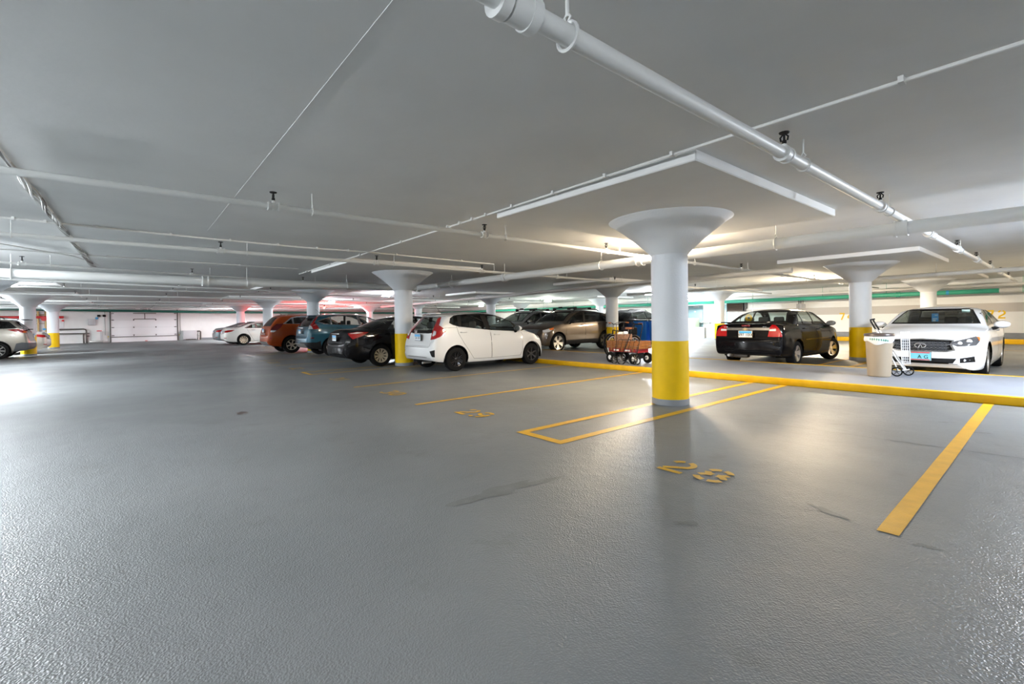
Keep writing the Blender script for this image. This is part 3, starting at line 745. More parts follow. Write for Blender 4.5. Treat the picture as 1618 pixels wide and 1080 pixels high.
def handle(parent, x, y, z, m, w=.2):
    for sx in (1, -1):
        bm = nb(); tube(bm, [(sx*(x-.01), y-w/2, z), (sx*(x+.028), y-w/2+.025, z), (sx*(x+.03), y+w/2-.025, z), (sx*(x-.01), y+w/2, z)], .013, 8); obj('door_handle', bm, m, parent[0 if sx > 0 else 1])
def plate(root, y, z, face, w=.305, h=.155, style='il', x=0.0, chars='', frame_m='black'):
    """number plate lying on the plane y, facing -Y (face=-1) or +Y (face=1) in car space"""
    bm = nb(); rbox(bm, (x, y, z), (w+.02, .012, h+.02), .004, 1); t = obj('number_plate', bm, frame_m, root)
    bm = nb(); box(bm, (x, y+face*.008, z), (w, .006, h)); obj('plate_face', bm, 'plate_teal' if style == 'teal' else 'plate_white', t)
    if style == 'il':
        bm = nb(); box(bm, (x, y+face*.010, z+h*.30), (w*.94, .006, h*.34)); obj('plate_band', bm, 'plate_blue', t)
    else:
        bm = nb(); box(bm, (x, y+face*.010, z+h*.42), (w*.9, .006, h*.14)); box(bm, (x, y+face*.010, z-h*.44), (w*.9, .006, h*.10)); obj('plate_band', bm, 'plate_red', t)
    if chars:
        cu = bpy.data.curves.new('plate_text', 'FONT'); cu.body = chars; cu.size = h*.62; cu.align_x = 'CENTER'; cu.align_y = 'CENTER'; cu.extrude = .001; cu.space_character = 1.0
        tmp = bpy.data.objects.new('tmp', cu); COL.objects.link(tmp); dg = bpy.context.evaluated_depsgraph_get(); me = bpy.data.meshes.new_from_object(tmp.evaluated_get(dg)); bpy.data.objects.remove(tmp)
        me.transform(Matrix.Translation((x, y+face*.0145, z-h*.12)) @ Matrix.Rotation(PI if face > 0 else 0, 4, 'Z') @ Matrix.Rotation(PI/2, 4, 'X'))
        me.materials.clear(); link('plate_lettering', me, 'black', t, smooth=False)
    return t
def lettering(parent, txt, size, loc, m, face=-1, name='badge'):
    cu = bpy.data.curves.new('text', 'FONT'); cu.body = txt; cu.size = size; cu.align_x = 'CENTER'; cu.align_y = 'CENTER'; cu.extrude = .002
    tmp = bpy.data.objects.new('tmp', cu); COL.objects.link(tmp); dg = bpy.context.evaluated_depsgraph_get(); me = bpy.data.meshes.new_from_object(tmp.evaluated_get(dg)); bpy.data.objects.remove(tmp)
    me.transform(Matrix.Translation(loc) @ Matrix.Rotation(PI if face > 0 else 0, 4, 'Z') @ Matrix.Rotation(PI/2, 4, 'X')); me.materials.clear(); return link(name, me, m, parent, smooth=False)
def antenna(root, y, z, lean=-.16, h=.2, x=0.0):
    bm = nb(); tube(bm, [(x, y, z-.02), (x, y, z+.02)], [.022, .012], 10); tube(bm, [(x, y, z), (x, y+lean, z+h)], [.006, .003], 6); obj('antenna', bm, 'black', root)
def rails(root, x, y0, y1, z, m, h=.05):
    for sx in (1, -1):
        bm = nb(); tube(bm, [(sx*x, y0, z-.02), (sx*x, y0+.10, z+h), (sx*x, (y0+y1)/2, z+h+.02), (sx*x, y1-.12, z+h), (sx*x, y1, z-.03)], .018, 8); obj('roof_rail', bm, m, root)
RIGHT, REAR, FRONT = (1, 0), (0, -1), (0, 1)
def glaze(c, outline, panes, trim='black', g='car_glass', parents=None, trim_parent=None):
    """a dark surround over the whole daylight opening, then every pane let into it"""
    tp = c.pid('window_trim', trim, None, .001); tq = c.pid('window_trim', trim, None, .001); c.cut(c.side(outline), RIGHT, tp, thr=.15, depth=.2, mirror_pid=tq)
    for i, p in enumerate(panes):
        par = parents[i] if parents else (None, None); a = c.pid('window', g, par[0], -.006); b = c.pid('window', g, par[1], -.006)
        c.cut(c.side(p), RIGHT, a, thr=.15, depth=.2, mirror_pid=b)
def screen(c, poly, n, g, name, inset=.03, trim='black'):
    tp = c.pid(name+'_surround', trim, None, .0005); c.cut(poly, n, tp, both=False, thr=.12); gp = c.pid(name, g, None, -.004); c.cut(offset(poly, inset), n, gp, both=False, thr=.12)
def doors(c, polys, paint):
    out = []
    for p in polys:
        P = c.side(p); sm = c.pid('door_seam', 'black', None, -.006); sn = c.pid('door_seam', 'black', None, -.006); c.cut(P, RIGHT, sm, thr=.1, depth=.2, mirror_pid=sn)
        a = c.pid('door', paint, None, 0); b = c.pid('door', paint, None, 0); c.cut(offset(P, .007), RIGHT, a, thr=.1, depth=.2, mirror_pid=b); out.append((a, b))
    return out
def hatch_panel(c, name, poly, paint, w=.007):
    sm = c.pid('panel_seam', 'black', None, -.005); c.cut(poly, REAR, sm, both=False, thr=.12); p = c.pid(name, paint, None, 0); c.cut(offset(poly, w), REAR, p, both=False, thr=.12); return p
def arches(c, S):
    for ys in (S['ra'], S['fa']): c.cut(circ(ys-S['L']/2, S['R']+S.get('archdz', .01), S['arch']), RIGHT, None, thr=-.3, depth=S['W']/2*.55)
def lens(c, name, m, poly, n, off=.004, both=True, label=None, thr=.05, depth=None, only=None):
    p = c.pid(name, m, None, off, label); q = c.pid(name, m, None, off, label) if both else None; c.cut(poly, n, p, both=both, thr=thr, depth=depth, only=only, mirror_pid=q); return p
PLAN = lambda L, r=(.84, .90, .945, .985), f=(.66, .76, .87, .955): [(0, r[0]), (.05, r[1]), (.16, r[2]), (.55, r[3]), (1.1, 1.0), (L-1.25, 1.0), (L-.62, f[3]), (L-.26, f[2]), (L-.07, f[1]), (L, f[0])]
def finish(c, name, label, x, yc, rz, group=None):
    t = thing(name, label, 'car', (x, yc, 0), rz, group); o = c.build(t); return t, o
# ---- white five-door hatchback
def white_hatchback():
    L = 4.0
    S = dict(L=L, W=1.695, R=.302, rim=.19, tw=.19, arch=.352, archdz=.012, ra=.745, fa=3.30, paint='paint_white', zfloor=.42, seat_y=1.95,
      top=[(0, .66), (.035, .74), (.07, .80), (.12, 1.0), (.17, 1.07), (.30, 1.24), (.45, 1.41), (.56, 1.465), (.9, 1.498), (1.4, 1.518), (1.9, 1.505), (2.25, 1.455), (2.6, 1.34), (3.18, 1.055), (3.45, .965), (3.75, .87), (3.90, .76), (3.97, .66), (4.0, .52)],
      belt=[(0, .72), (.3, 1.08), (.8, 1.10), (1.8, 1.015), (2.9, .955), (3.3, .90), (3.7, .79), (4.0, .55)],
      bot=[(0, .36), (.06, .29), (.3, .25), (.9, .21), (3.0, .20), (3.6, .18), (3.9, .20), (4.0, .34)],
      plan=PLAN(L, (.83, .90, .95, .985)), tumble=.36, crown=.09, mirror_y=2.72, mirror_z=1.30)
    c = Car(S, 1.15)
    D = doors(c, [[(.82, 1.46), (.77, 1.10), (.80, .96), (.96, .70), (1.27, .29), (1.85, .275), (1.83, .85), (1.80, 1.03), (1.76, 1.47)],
                  [(1.86, .275), (2.86, .285), (2.93, .42), (2.96, .84), (2.90, 1.0), (2.66, 1.24), (2.40, 1.36), (1.78, 1.47), (1.82, 1.03)]], 'paint_white')
    glaze(c, [(.58, 1.225), (.64, 1.345), (.76, 1.405), (.95, 1.435), (1.6, 1.462), (1.8, 1.455), (2.1, 1.42), (2.4, 1.335), (2.66, 1.235), (3.18, 1.02), (2.95, .975), (2.7, .965), (1.86, 1.015), (1.0, 1.11), (.84, 1.125), (.68, 1.17)],
          [[(.62, 1.225), (.67, 1.325), (.76, 1.382), (.84, 1.40), (.84, 1.145), (.70, 1.185)],
           [(.93, 1.13), (.95, 1.41), (1.58, 1.437), (1.69, 1.045)], [(1.77, 1.43), (2.08, 1.395), (2.38, 1.305), (2.60, 1.215), (2.70, .985), (1.85, 1.03)],
           [(2.70, 1.195), (3.11, 1.025), (2.93, .995), (2.79, .99)]], parents=[(None, None), D[0], D[1], (None, None)])
    hatch_panel(c, 'tailgate', [(-.60, .62), (-.64, .80), (-.665, 1.03), (-.58, 1.40), (.58, 1.40), (.665, 1.03), (.64, .80), (.60, .62)], 'paint_white')
    screen(c, [(-.66, 1.03), (-.57, 1.20), (-.47, 1.385), (.47, 1.385), (.57, 1.20), (.66, 1.03), (.66, .985), (-.66, .985)], REAR, 'wind_glass', 'rear_window', .022)
    lens(c, 'tailgate_bar', 'black_gloss', [(-.62, .985), (-.60, 1.045), (.60, 1.045), (.62, .985), (.40, .965), (-.40, .965)], REAR, .006, both=False)
    screen(c, [(-.70, 1.05), (-.55, 1.43), (.55, 1.43), (.70, 1.05)], FRONT, 'wind_glass', 'windshield')
    n = (.87, -.5)
    lens(c, 'tail_lamp', 'red_lens', [(-1.325, .805), (-1.27, 1.03), (-1.13, 1.345), (-1.04, 1.365), (-1.115, 1.176), (-.93, 1.035), (-.986, .967), (-1.09, .883), (-1.21, .834)], n, .008)
    lens(c, 'reverse_lamp', 'clear_lens', [(-1.275, .904), (-1.235, 1.032), (-1.178, 1.014), (-1.191, .937), (-1.242, .9)], n, .011)
    lens(c, 'bumper_vent', 'black', [(-.645, .53), (-.497, .565), (-.501, .385), (-.575, .392)], (.6, -.8), -.01)
    lens(c, 'head_lamp', 'lamp_inner', [(1.48, .86), (1.72, .795), (1.80, .72), (1.62, .745)], RIGHT, .006)
    arches(c, S)
    t, o = finish(c, 'hatchback', 'white five-door hatchback with black wheels parked beside the yellow-based column', -10.72, 5.6+L/2, 0)
    add_liners(t, S); add_wheels(t, S, 'hatch', (9, .060, .16, .10), 'black_alloy', front=((6, .12, 0, .02), 'black_steel')); interior(t, S)
    handle([o[D[0][0]], o[D[0][1]]], .835, .96-L/2, .985, 'paint_white'); handle([o[D[1][0]], o[D[1][1]]], .845, 2.02-L/2, .90, 'paint_white')
    side_mirror(t, .845, 2.66-L/2, 1.045, 'paint_white', 1.15)
    plate(t, .085-L/2, .868, -1, x=0.02, chars='3A 10'); antenna(t, .78-L/2, 1.50, -.17, .20)
    bm = nb(); box(bm, (-.045, .045-L/2, 1.005), (.022, .02, .10)); box(bm, (.045, .045-L/2, 1.005), (.022, .02, .10)); box(bm, (0, .045-L/2, 1.005), (.09, .02, .018)); obj('badge', bm, 'chrome', t)
    box_on(t, 'wiper', 'black', (.10, .10-L/2, 1.10), (.34, .02, .018), .006)
    bm = nb(); rbox(bm, (0, .40-L/2, 1.472), (1.08, .16, .025), .010); obj('spoiler', bm, 'paint_white', t)
    box_on(t, 'brake_lamp', 'dark_red_lens', (0, .335-L/2, 1.455), (.30, .02, .02), .006)
    bm = nb(); tube(bm, [(.30, .05-L/2, .23), (.30, .3-L/2, .24)], .03, 10); obj('exhaust_pipe', bm, 'steel', t)
    return t
white_hatchback()
# ---- black saloon seen from behind, half hidden by the column
def black_compact():
    L = 4.64
    S = dict(L=L, W=1.775, R=.315, rim=.205, tw=.205, arch=.362, ra=1.08, fa=3.78, paint='paint_black', seat_y=2.35, zfloor=.36,
      top=[(0, .68), (.03, .78), (.07, .90), (.12, 1.03), (.2, 1.075), (.5, 1.095), (.72, 1.125), (1.0, 1.22), (1.45, 1.37), (1.8, 1.44), (2.3, 1.46), (2.75, 1.43), (3.1, 1.31), (3.62, 1.05), (4.1, .94), (4.45, .82), (4.58, .68), (4.64, .5)],
      belt=[(0, .72), (.2, .99), (.7, 1.01), (2, .96), (3.4, .90), (4.2, .80), (4.64, .5)],
      bot=[(0, .36), (.08, .28), (.4, .23), (1.2, .19), (3.6, .18), (4.4, .19), (4.64, .33)], plan=PLAN(L), tumble=.46)
    c = Car(S); D = doors(c, [[(1.30, 1.30), (1.22, 1.0), (1.45, .50), (1.62, .27), (2.36, .26), (2.34, .95), (2.28, 1.42)], [(2.37, .26), (3.30, .27), (3.40, .5), (3.42, .9), (2.95, 1.28), (2.3, 1.42), (2.35, .95)]], 'paint_black')
    glaze(c, [(1.02, 1.10), (1.45, 1.30), (1.85, 1.375), (2.3, 1.39), (2.7, 1.35), (3.0, 1.24), (3.38, .99), (2.4, 1.0), (1.3, 1.04)], [[(1.32, 1.07), (1.55, 1.30), (1.9, 1.36), (2.25, 1.37), (2.29, 1.02)], [(2.38, 1.02), (2.35, 1.37), (2.68, 1.335), (2.95, 1.23), (3.28, 1.01)]], parents=D)
    screen(c, [(-.66, 1.10), (-.50, 1.37), (.50, 1.37), (.66, 1.10)], REAR, 'tint_glass', 'rear_window'); screen(c, [(-.70, 1.05), (-.53, 1.40), (.53, 1.40), (.70, 1.05)], FRONT, 'wind_glass', 'windshield')
    n = (.87, -.5)
    lens(c, 'tail_lamp', 'red_lens', [(-1.505, .97), (-1.256, 1.012), (-.96, .994), (-1.134, .885), (-1.36, .807), (-1.43, .88)], n, .006)
    lens(c, 'reverse_lamp', 'clear_lens', [(-1.45, .962), (-1.26, .998), (-1.10, .985), (-1.28, .955)], n, .009)
    arches(c, S); t, o = finish(c, 'sedan', 'black sedan with bright silver wheel covers behind the yellow-based column', -13.47, 4.45+L/2, 0)
    add_liners(t, S); add_wheels(t, S, 'compact', (10, .075, .12, .04), 'alloy_tan'); interior(t, S)
    plate(t, .045-L/2, .835, -1, chars='82 41', x=.02); box_on(t, 'trim_bar', 'chrome', (0, .075-L/2, .955), (.62, .03, .03), .01)
    handle([o[D[0][0]], o[D[0][1]]], .86, 1.5-L/2, .93, 'paint_black'); handle([o[D[1][0]], o[D[1][1]]], .87, 2.55-L/2, .90, 'paint_black'); side_mirror(t, .86, 3.28-L/2, 1.02, 'paint_black')
black_compact()
# ---- blue SUV
def blue_suv():
    L = 4.55
    S = dict(L=L, W=1.82, R=.345, rim=.225, tw=.22, arch=.405, ra=.99, fa=3.61, paint='paint_blue', seat_y=2.2, zfloor=.52,
      top=[(0, .72), (.04, .80), (.08, 1.08), (.15, 1.24), (.32, 1.46), (.45, 1.575), (.6, 1.60), (1.2, 1.635), (1.9, 1.635), (2.4, 1.585), (2.75, 1.47), (3.35, 1.16), (3.6, 1.09), (4.1, 1.0), (4.4, .86), (4.5, .72), (4.55, .55)],
      belt=[(0, .78), (.15, 1.12), (.6, 1.22), (1.5, 1.17), (3.0, 1.08), (3.6, 1.0), (4.2, .88), (4.55, .58)],
      bot=[(0, .46), (.08, .36), (.4, .30), (1.0, .25), (3.5, .24), (4.3, .28), (4.55, .42)], plan=PLAN(L, (.82, .895, .95, .985)), tumble=.34)
    c = Car(S); D = doors(c, [[(1.02, 1.55), (.93, 1.22), (1.05, .95), (1.42, .52), (1.55, .34), (2.1, .33), (2.08, 1.15), (2.02, 1.6)], [(2.11, .33), (3.1, .34), (3.2, .5), (3.24, 1.08), (2.7, 1.44), (2.04, 1.6), (2.09, 1.15)]], 'paint_blue')
    glaze(c, [(.42, 1.335), (.9, 1.50), (1.4, 1.575), (1.95, 1.575), (2.4, 1.50), (2.7, 1.37), (3.15, 1.11), (2.1, 1.165), (1.0, 1.205), (.7, 1.235)],
       [[(.50, 1.338), (.92, 1.48), (.95, 1.225), (.74, 1.25)], [(1.0, 1.225), (.98, 1.50), (1.42, 1.555), (1.98, 1.555), (2.04, 1.185)], [(2.13, 1.18), (2.08, 1.545), (2.38, 1.485), (2.66, 1.36), (3.04, 1.13)]], 'chrome', parents=[(None, None), D[0], D[1]])
    hatch_panel(c, 'tailgate', [(-.66, .62), (-.72, 1.0), (-.60, 1.52), (.60, 1.52), (.72, 1.0), (.66, .62)], 'paint_blue')
    screen(c, [(-.66, 1.14), (-.56, 1.48), (.56, 1.48), (.66, 1.14)], REAR, 'tint_glass', 'rear_window'); screen(c, [(-.72, 1.17), (-.56, 1.53), (.56, 1.53), (.72, 1.17)], FRONT, 'wind_glass', 'windshield')
    n = (.9, -.42)
    lens(c, 'tail_lamp', 'red_lens', [(-1.56, 1.05), (-1.54, 1.25), (-1.46, 1.34), (-1.345, 1.567), (-1.262, 1.576), (-1.39, 1.30), (-1.224, 1.086), (-1.257, 1.051), (-1.42, 1.044)], n, .008)
    lens(c, 'reverse_lamp', 'clear_lens', [(-1.60, 1.05), (-1.575, 1.20), (-1.50, 1.17), (-1.43, 1.055)], n, .011)
    lens(c, 'reflector', 'dark_red_lens', [(-1.52, .70), (-1.52, .745), (-1.40, .745), (-1.40, .70)], n, .006)
    lens(c, 'cladding', 'dark_plastic', c.side([(.0, .30), (.0, .56), (.42, .555), (.55, .60), (.62, .2)]), RIGHT, .002); lens(c, 'sill_cladding', 'dark_plastic', c.side([(1.3, .2), (1.3, .34), (3.25, .34), (3.25, .2)]), RIGHT, .003)
    lens(c, 'bumper_skid', 'steel', [(-.62, .3), (-.60, .50), (.60, .50), (.62, .3)], REAR, .006, both=False)
    arches(c, S); t, o = finish(c, 'sport_utility_car', 'blue compact SUV with chrome window line between the orange SUV and the black sedan', -18.87, 4.95+L/2, 0)
    add_liners(t, S); add_wheels(t, S, 'bluesuv', (7, .085, .14, .05), 'alloy'); interior(t, S)
    plate(t, .055-L/2, .96, -1, h=.15); box_on(t, 'trim_bar', 'chrome', (0, .05-L/2, 1.09), (.9, .04, .05), .012); antenna(t, .85-L/2, 1.62, -.2, .2); 
    bm = nb(); rbox(bm, (0, .36-L/2, 1.56), (1.1, .26, .03), .012); obj('spoiler', bm, 'paint_blue', t); box_on(t, 'wiper', 'black', (.05, .17-L/2, 1.20), (.4, .02, .02), .006)
    handle([o[D[0][0]], o[D[0][1]]], .90, 1.27-L/2, 1.09, 'paint_blue'); handle([o[D[1][0]], o[D[1][1]]], .905, 2.25-L/2, 1.05, 'paint_blue'); side_mirror(t, .9, 2.95-L/2, 1.18, 'paint_blue', 1.1)
blue_suv()
# ---- orange SUV
def orange_suv():
    L = 4.58
    S = dict(L=L, W=1.85, R=.36, rim=.225, tw=.22, arch=.415, ra=1.0, fa=3.71, paint='paint_orange', seat_y=2.25, zfloor=.54,
      top=[(0, .76), (.04, .86), (.10, 1.12), (.18, 1.27), (.42, 1.54), (.56, 1.635), (.75, 1.665), (1.3, 1.69), (2.0, 1.68), (2.45, 1.62), (2.8, 1.50), (3.4, 1.18), (3.65, 1.11), (4.2, 1.03), (4.44, .9), (4.54, .74), (4.58, .58)],
      belt=[(0, .80), (.18, 1.16), (.6, 1.26), (1.5, 1.22), (3.1, 1.12), (3.7, 1.04), (4.3, .9), (4.58, .62)],
      bot=[(0, .48), (.08, .38), (.4, .31), (1.0, .27), (3.6, .26), (4.3, .3), (4.58, .44)], plan=PLAN(L, (.82, .895, .95, .985)), tumble=.34)
    c = Car(S); D = doors(c, [[(1.05, 1.58), (1.0, 1.26), (1.1, .95), (1.45, .52), (1.58, .36), (2.15, .35), (2.12, 1.2), (2.06, 1.63)], [(2.16, .35), (3.15, .36), (3.27, 1.1), (2.75, 1.47), (2.08, 1.63), (2.13, 1.2)]], 'paint_orange')
    glaze(c, [(.66, 1.27), (1.0, 1.53), (1.25, 1.58), (1.95, 1.59), (2.4, 1.53), (2.7, 1.42), (3.2, 1.15), (2.1, 1.235)], [[(.76, 1.285), (1.02, 1.49), (1.05, 1.27)], [(1.12, 1.27), (1.10, 1.53), (1.3, 1.555), (2.0, 1.565), (2.06, 1.255)], [(2.16, 1.25), (2.1, 1.56), (2.38, 1.505), (2.66, 1.40), (3.08, 1.17)]], 'chrome', 'tint_glass', parents=[(None, None), D[0], D[1]])
    hatch_panel(c, 'tailgate', [(-.66, .66), (-.74, 1.05), (-.60, 1.59), (.60, 1.59), (.74, 1.05), (.66, .66)], 'paint_orange')
    screen(c, [(-.68, 1.17), (-.56, 1.55), (.56, 1.55), (.68, 1.17)], REAR, 'tint_glass', 'rear_window'); screen(c, [(-.72, 1.2), (-.56, 1.56), (.56, 1.56), (.72, 1.2)], FRONT, 'wind_glass', 'windshield')
    n = (.9, -.42)
    lens(c, 'tail_lamp', 'dark_red_lens', [(-1.56, 1.0), (-1.494, 1.12), (-1.346, 1.262), (-1.093, 1.275), (-1.168, 1.134), (-1.316, .99), (-1.45, .97)], n, .008); lens(c, 'reverse_lamp', 'clear_lens', [(-1.56, .93), (-1.54, .995), (-1.34, .985), (-1.43, .92)], n, .008)
    lens(c, 'reflector', 'red_lens', [(-1.60, .64), (-1.60, .70), (-1.52, .70), (-1.52, .64)], n, .006)
    lens(c, 'bumper_skid', 'steel', [(-.72, .3), (-.70, .52), (.70, .52), (.72, .3)], REAR, .006, both=False); lens(c, 'sill_cladding', 'dark_plastic', c.side([(1.35, .2), (1.35, .37), (3.35, .37), (3.35, .2)]), RIGHT, .003)
    arches(c, S); t, o = finish(c, 'sport_utility_car', 'orange SUV with roof rails parked left of the blue SUV', -22.3, 4.35+L/2, 0)
    add_liners(t, S); add_wheels(t, S, 'orange', (6, .15, 0, .03), 'alloy_tan'); interior(t, S)
    plate(t, .07-L/2, .98, -1, h=.15); box_on(t, 'trim_bar', 'chrome', (0, .05-L/2, .84), (.9, .04, .04), .012); rails(t, .60, .85-L/2, 2.3-L/2, 1.655, 'steel', .035); antenna(t, .8-L/2, 1.67, -.2, .2)
    handle([o[D[0][0]], o[D[0][1]]], .91, 1.3-L/2, 1.12, 'paint_orange'); handle([o[D[1][0]], o[D[1][1]]], .92, 2.3-L/2, 1.08, 'paint_orange'); side_mirror(t, .91, 3.0-L/2, 1.22, 'paint_orange', 1.1)
orange_suv()
# ---- two saloons in front of the white wall
def saloon(label, x, yr, paint, key, rim_mat, lamps=True, rz=0, L=4.9, W=1.82):
    S = dict(L=L, W=W, R=.335, rim=.225, tw=.22, arch=.375, ra=1.08, fa=3.90, paint=paint, seat_y=2.5, zfloor=.36,
      top=[(0, .74), (.03, .86), (.08, .98), (.16, 1.05), (.35, 1.075), (.62, 1.10), (1.0, 1.22), (1.5, 1.39), (1.9, 1.445), (2.4, 1.455), (2.9, 1.41), (3.25, 1.29), (3.8, 1.05), (4.3, .95), (4.7, .80), (4.84, .66), (4.9, .5)],
      belt=[(0, .78), (.15, .97), (.7, 1.0), (2, .96), (3.6, .90), (4.4, .8), (4.9, .52)],
      bot=[(0, .34), (.08, .27), (.4, .22), (1.2, .18), (3.8, .17), (4.6, .19), (4.9, .33)], plan=PLAN(L), tumble=.46)
    c = Car(S, .85); D = doors(c, [[(1.3, 1.30), (1.25, 1.0), (1.5, .5), (1.65, .26), (2.45, .25), (2.43, .95), (2.36, 1.4)], [(2.46, .25), (3.45, .26), (3.55, .9), (3.05, 1.27), (2.38, 1.4), (2.44, .95)]], paint)
    glaze(c, [(1.12, 1.05), (1.5, 1.27), (1.9, 1.36), (2.4, 1.375), (2.85, 1.32), (3.2, 1.18), (3.5, 1.0), (2.5, 1.0)], [[(1.25, 1.055), (1.55, 1.26), (1.92, 1.34), (2.32, 1.355), (2.37, 1.02)], [(2.46, 1.02), (2.43, 1.355), (2.82, 1.305), (3.14, 1.175), (3.38, 1.01)]], 'chrome', parents=D)
    screen(c, [(-.66, 1.11), (-.50, 1.37), (.50, 1.37), (.66, 1.11)], REAR, 'wind_glass', 'rear_window'); screen(c, [(-.7, 1.07), (-.53, 1.39), (.53, 1.39), (.7, 1.07)], FRONT, 'wind_glass', 'windshield')
    n = (.95, -.3); lens(c, 'tail_lamp', 'red_lens', [(-2.12, .79), (-2.12, .88), (-1.819, .93), (-1.49, .944), (-1.638, .85), (-1.883, .79)], n, .006); lens(c, 'reflector', 'red_lens', [(-2.05, .44), (-2.05, .475), (-1.92, .48), (-1.92, .445)], n, .004)
    arches(c, S); t, o = finish(c, 'sedan', label, x, yr+L/2, rz); add_liners(t, S); add_wheels(t, S, key, (10, .085, .10, .04), rim_mat); interior(t, S, 'seat_beige')
    plate(t, .05-L/2, .80, -1, h=.15)
    handle([o[D[0][0]], o[D[0][1]]], .895, 1.6-L/2, .93, 'chrome'); handle([o[D[1][0]], o[D[1][1]]], .905, 2.65-L/2, .90, 'chrome'); side_mirror(t, .88, 3.35-L/2, 1.02, paint)
    return t
t = saloon('pearl white sedan with slim red tail lamps left of the orange SUV', -33.15, 4.25, 'paint_pearl', 'pearl', 'alloy_tan')
bm = nb(); rbox(bm, (0, 1.62-2.45, 1.42), (.9, .30, .035), .014); obj('roof_visor', bm, 'black', t)
saloon('grey sedan half hidden behind the pearl white sedan', -36.0, 4.15, 'paint_grey', 'greys', 'alloy')
# ---- black saloon with the chrome strip, seen from behind
def black_saloon():
    L = 4.78
    S = dict(L=L, W=1.776, R=.318, rim=.205, tw=.21, arch=.365, ra=1.02, fa=3.72, paint='paint_black', seat_y=2.4, zfloor=.42,
      top=[(0, .70), (.02, .80), (.05, .90), (.08, 1.02), (.13, 1.085), (.4, 1.115), (.66, 1.13), (.9, 1.23), (1.35, 1.41), (1.7, 1.465), (2.2, 1.475), (2.65, 1.45), (3.0, 1.34), (3.62, 1.06), (4.2, .97), (4.55, .84), (4.72, .68), (4.78, .5)],
      belt=[(0, .75), (.13, 1.03), (.7, 1.045), (2, 1.0), (3.5, .95), (4.3, .85), (4.78, .52)],
      bot=[(0, .38), (.06, .31), (.4, .26), (1.2, .21), (3.7, .20), (4.5, .21), (4.78, .34)], plan=PLAN(L, (.89, .935, .965, .99)), tumble=.40, mirror_y=3.0, mirror_z=1.30)
    c = Car(S, 1.1)
    D = doors(c, [[(1.20, 1.32), (1.12, 1.05), (1.30, .72), (1.45, .30), (2.30, .28), (2.27, 1.0), (2.22, 1.42)], [(2.31, .28), (3.28, .29), (3.38, .5), (3.40, .98), (2.9, 1.30), (2.24, 1.42), (2.28, 1.0)]], 'paint_black')
    glaze(c, [(1.08, 1.075), (1.3, 1.30), (1.62, 1.405), (2.2, 1.425), (2.6, 1.385), (2.9, 1.265), (3.40, 1.0), (2.3, 1.035)], [[(1.16, 1.085), (1.34, 1.285), (1.42, 1.32), (1.48, 1.068)], [(1.52, 1.07), (1.48, 1.345), (1.7, 1.39), (2.18, 1.40), (2.24, 1.05)], [(2.34, 1.045), (2.28, 1.40), (2.58, 1.36), (2.86, 1.25), (3.28, 1.02)]], parents=[D[0], D[0], D[1]])
    screen(c, [(-.68, 1.12), (-.60, 1.26), (-.50, 1.42), (.50, 1.42), (.60, 1.26), (.68, 1.12)], REAR, 'wind_glass', 'rear_window', .03); screen(c, [(-.72, 1.08), (-.54, 1.42), (.54, 1.42), (.72, 1.08)], FRONT, 'wind_glass', 'windshield')
    hatch_panel(c, 'boot_lid', [(-.70, .73), (-.72, .82), (-.66, 1.085), (.66, 1.085), (.72, .82), (.70, .73)], 'paint_black')
    lens(c, 'trim_bar', 'chrome', [(-.66, .925), (-.665, .985), (.665, .985), (.66, .925)], REAR, .008, both=False)
    n = (.45, -.9)
    lens(c, 'tail_lamp', 'red_lens', [(-.575, .765), (-.525, 1.0), (-.47, 1.06), (-.40, 1.045), (-.335, .97), (-.275, .80), (-.285, .765)], n, .008)
    lens(c, 'reverse_lamp', 'clear_lens', [(-.535, .905), (-.53, .95), (-.40, .955), (-.40, .905)], n, .011)
    arches(c, S)
    t, o = finish(c, 'sedan', 'black sedan with a chrome strip across its boot, parked across the walkway', -5.29, 12.05+L/2, 0)
    add_liners(t, S); add_wheels(t, S, 'mal', (5, .17, .20, .05), 'alloy', steer=-.35); interior(t, S)
    plate(t, .015-L/2, .83, -1, chars='N97 1000', w=.33, h=.16, frame_m='brass'); box_on(t, 'brake_lamp', 'dark_red_lens', (-.02, .085-L/2, 1.04), (.21, .03, .045), .01)
    bm = nb(); prism(bm, [(-.075, -.012), (-.03, -.012), (-.03, -.028), (.03, -.028), (.03, -.012), (.075, -.012), (.06, .012), (.03, .012), (.03, .028), (-.03, .028), (-.03, .012), (-.06, .012)], 0, .01, Matrix.Translation((0, .02-L/2, .955)) @ Matrix.Rotation(PI/2, 4, 'X')); obj('badge', bm, 'brass', t)
    bm = nb(); rbox(bm, (0, .14-L/2, 1.125), (1.30, .20, .028), .012); box(bm, (-.5, .2-L/2, 1.105), (.06, .06, .03)); box(bm, (.5, .2-L/2, 1.105), (.06, .06, .03)); obj('spoiler', bm, 'paint_black', t)
    handle([o[D[0][0]], o[D[0][1]]], .875, 1.45-L/2, .95, 'black_gloss'); handle([o[D[1][0]], o[D[1][1]]], .885, 2.5-L/2, .92, 'black_gloss'); side_mirror(t, .86, 3.2-L/2, 1.06, 'paint_black', 1.05)
    bm = nb(); tube(bm, [(-.45, .05-L/2, .27), (-.45, .5-L/2, .28)], .035, 10); obj('exhaust_pipe', bm, 'steel', t); box_on(t, 'muffler', 'dark_steel', (-.3, .35-L/2, .27), (.5, .2, .14), .05)
    for sx in (1, -1):
        bm = nb(); box(bm, (sx*.895, 2.35-L/2, .66), (.012, 1.75, .03)); obj('side_moulding', bm, 'black_gloss', t)
    for x, tx in ((.46, 'LT V6'), (-.50, 'MALIBU')): lettering(t, tx, .032, (x, .028-L/2, 1.01), 'chrome')
    bm = nb()
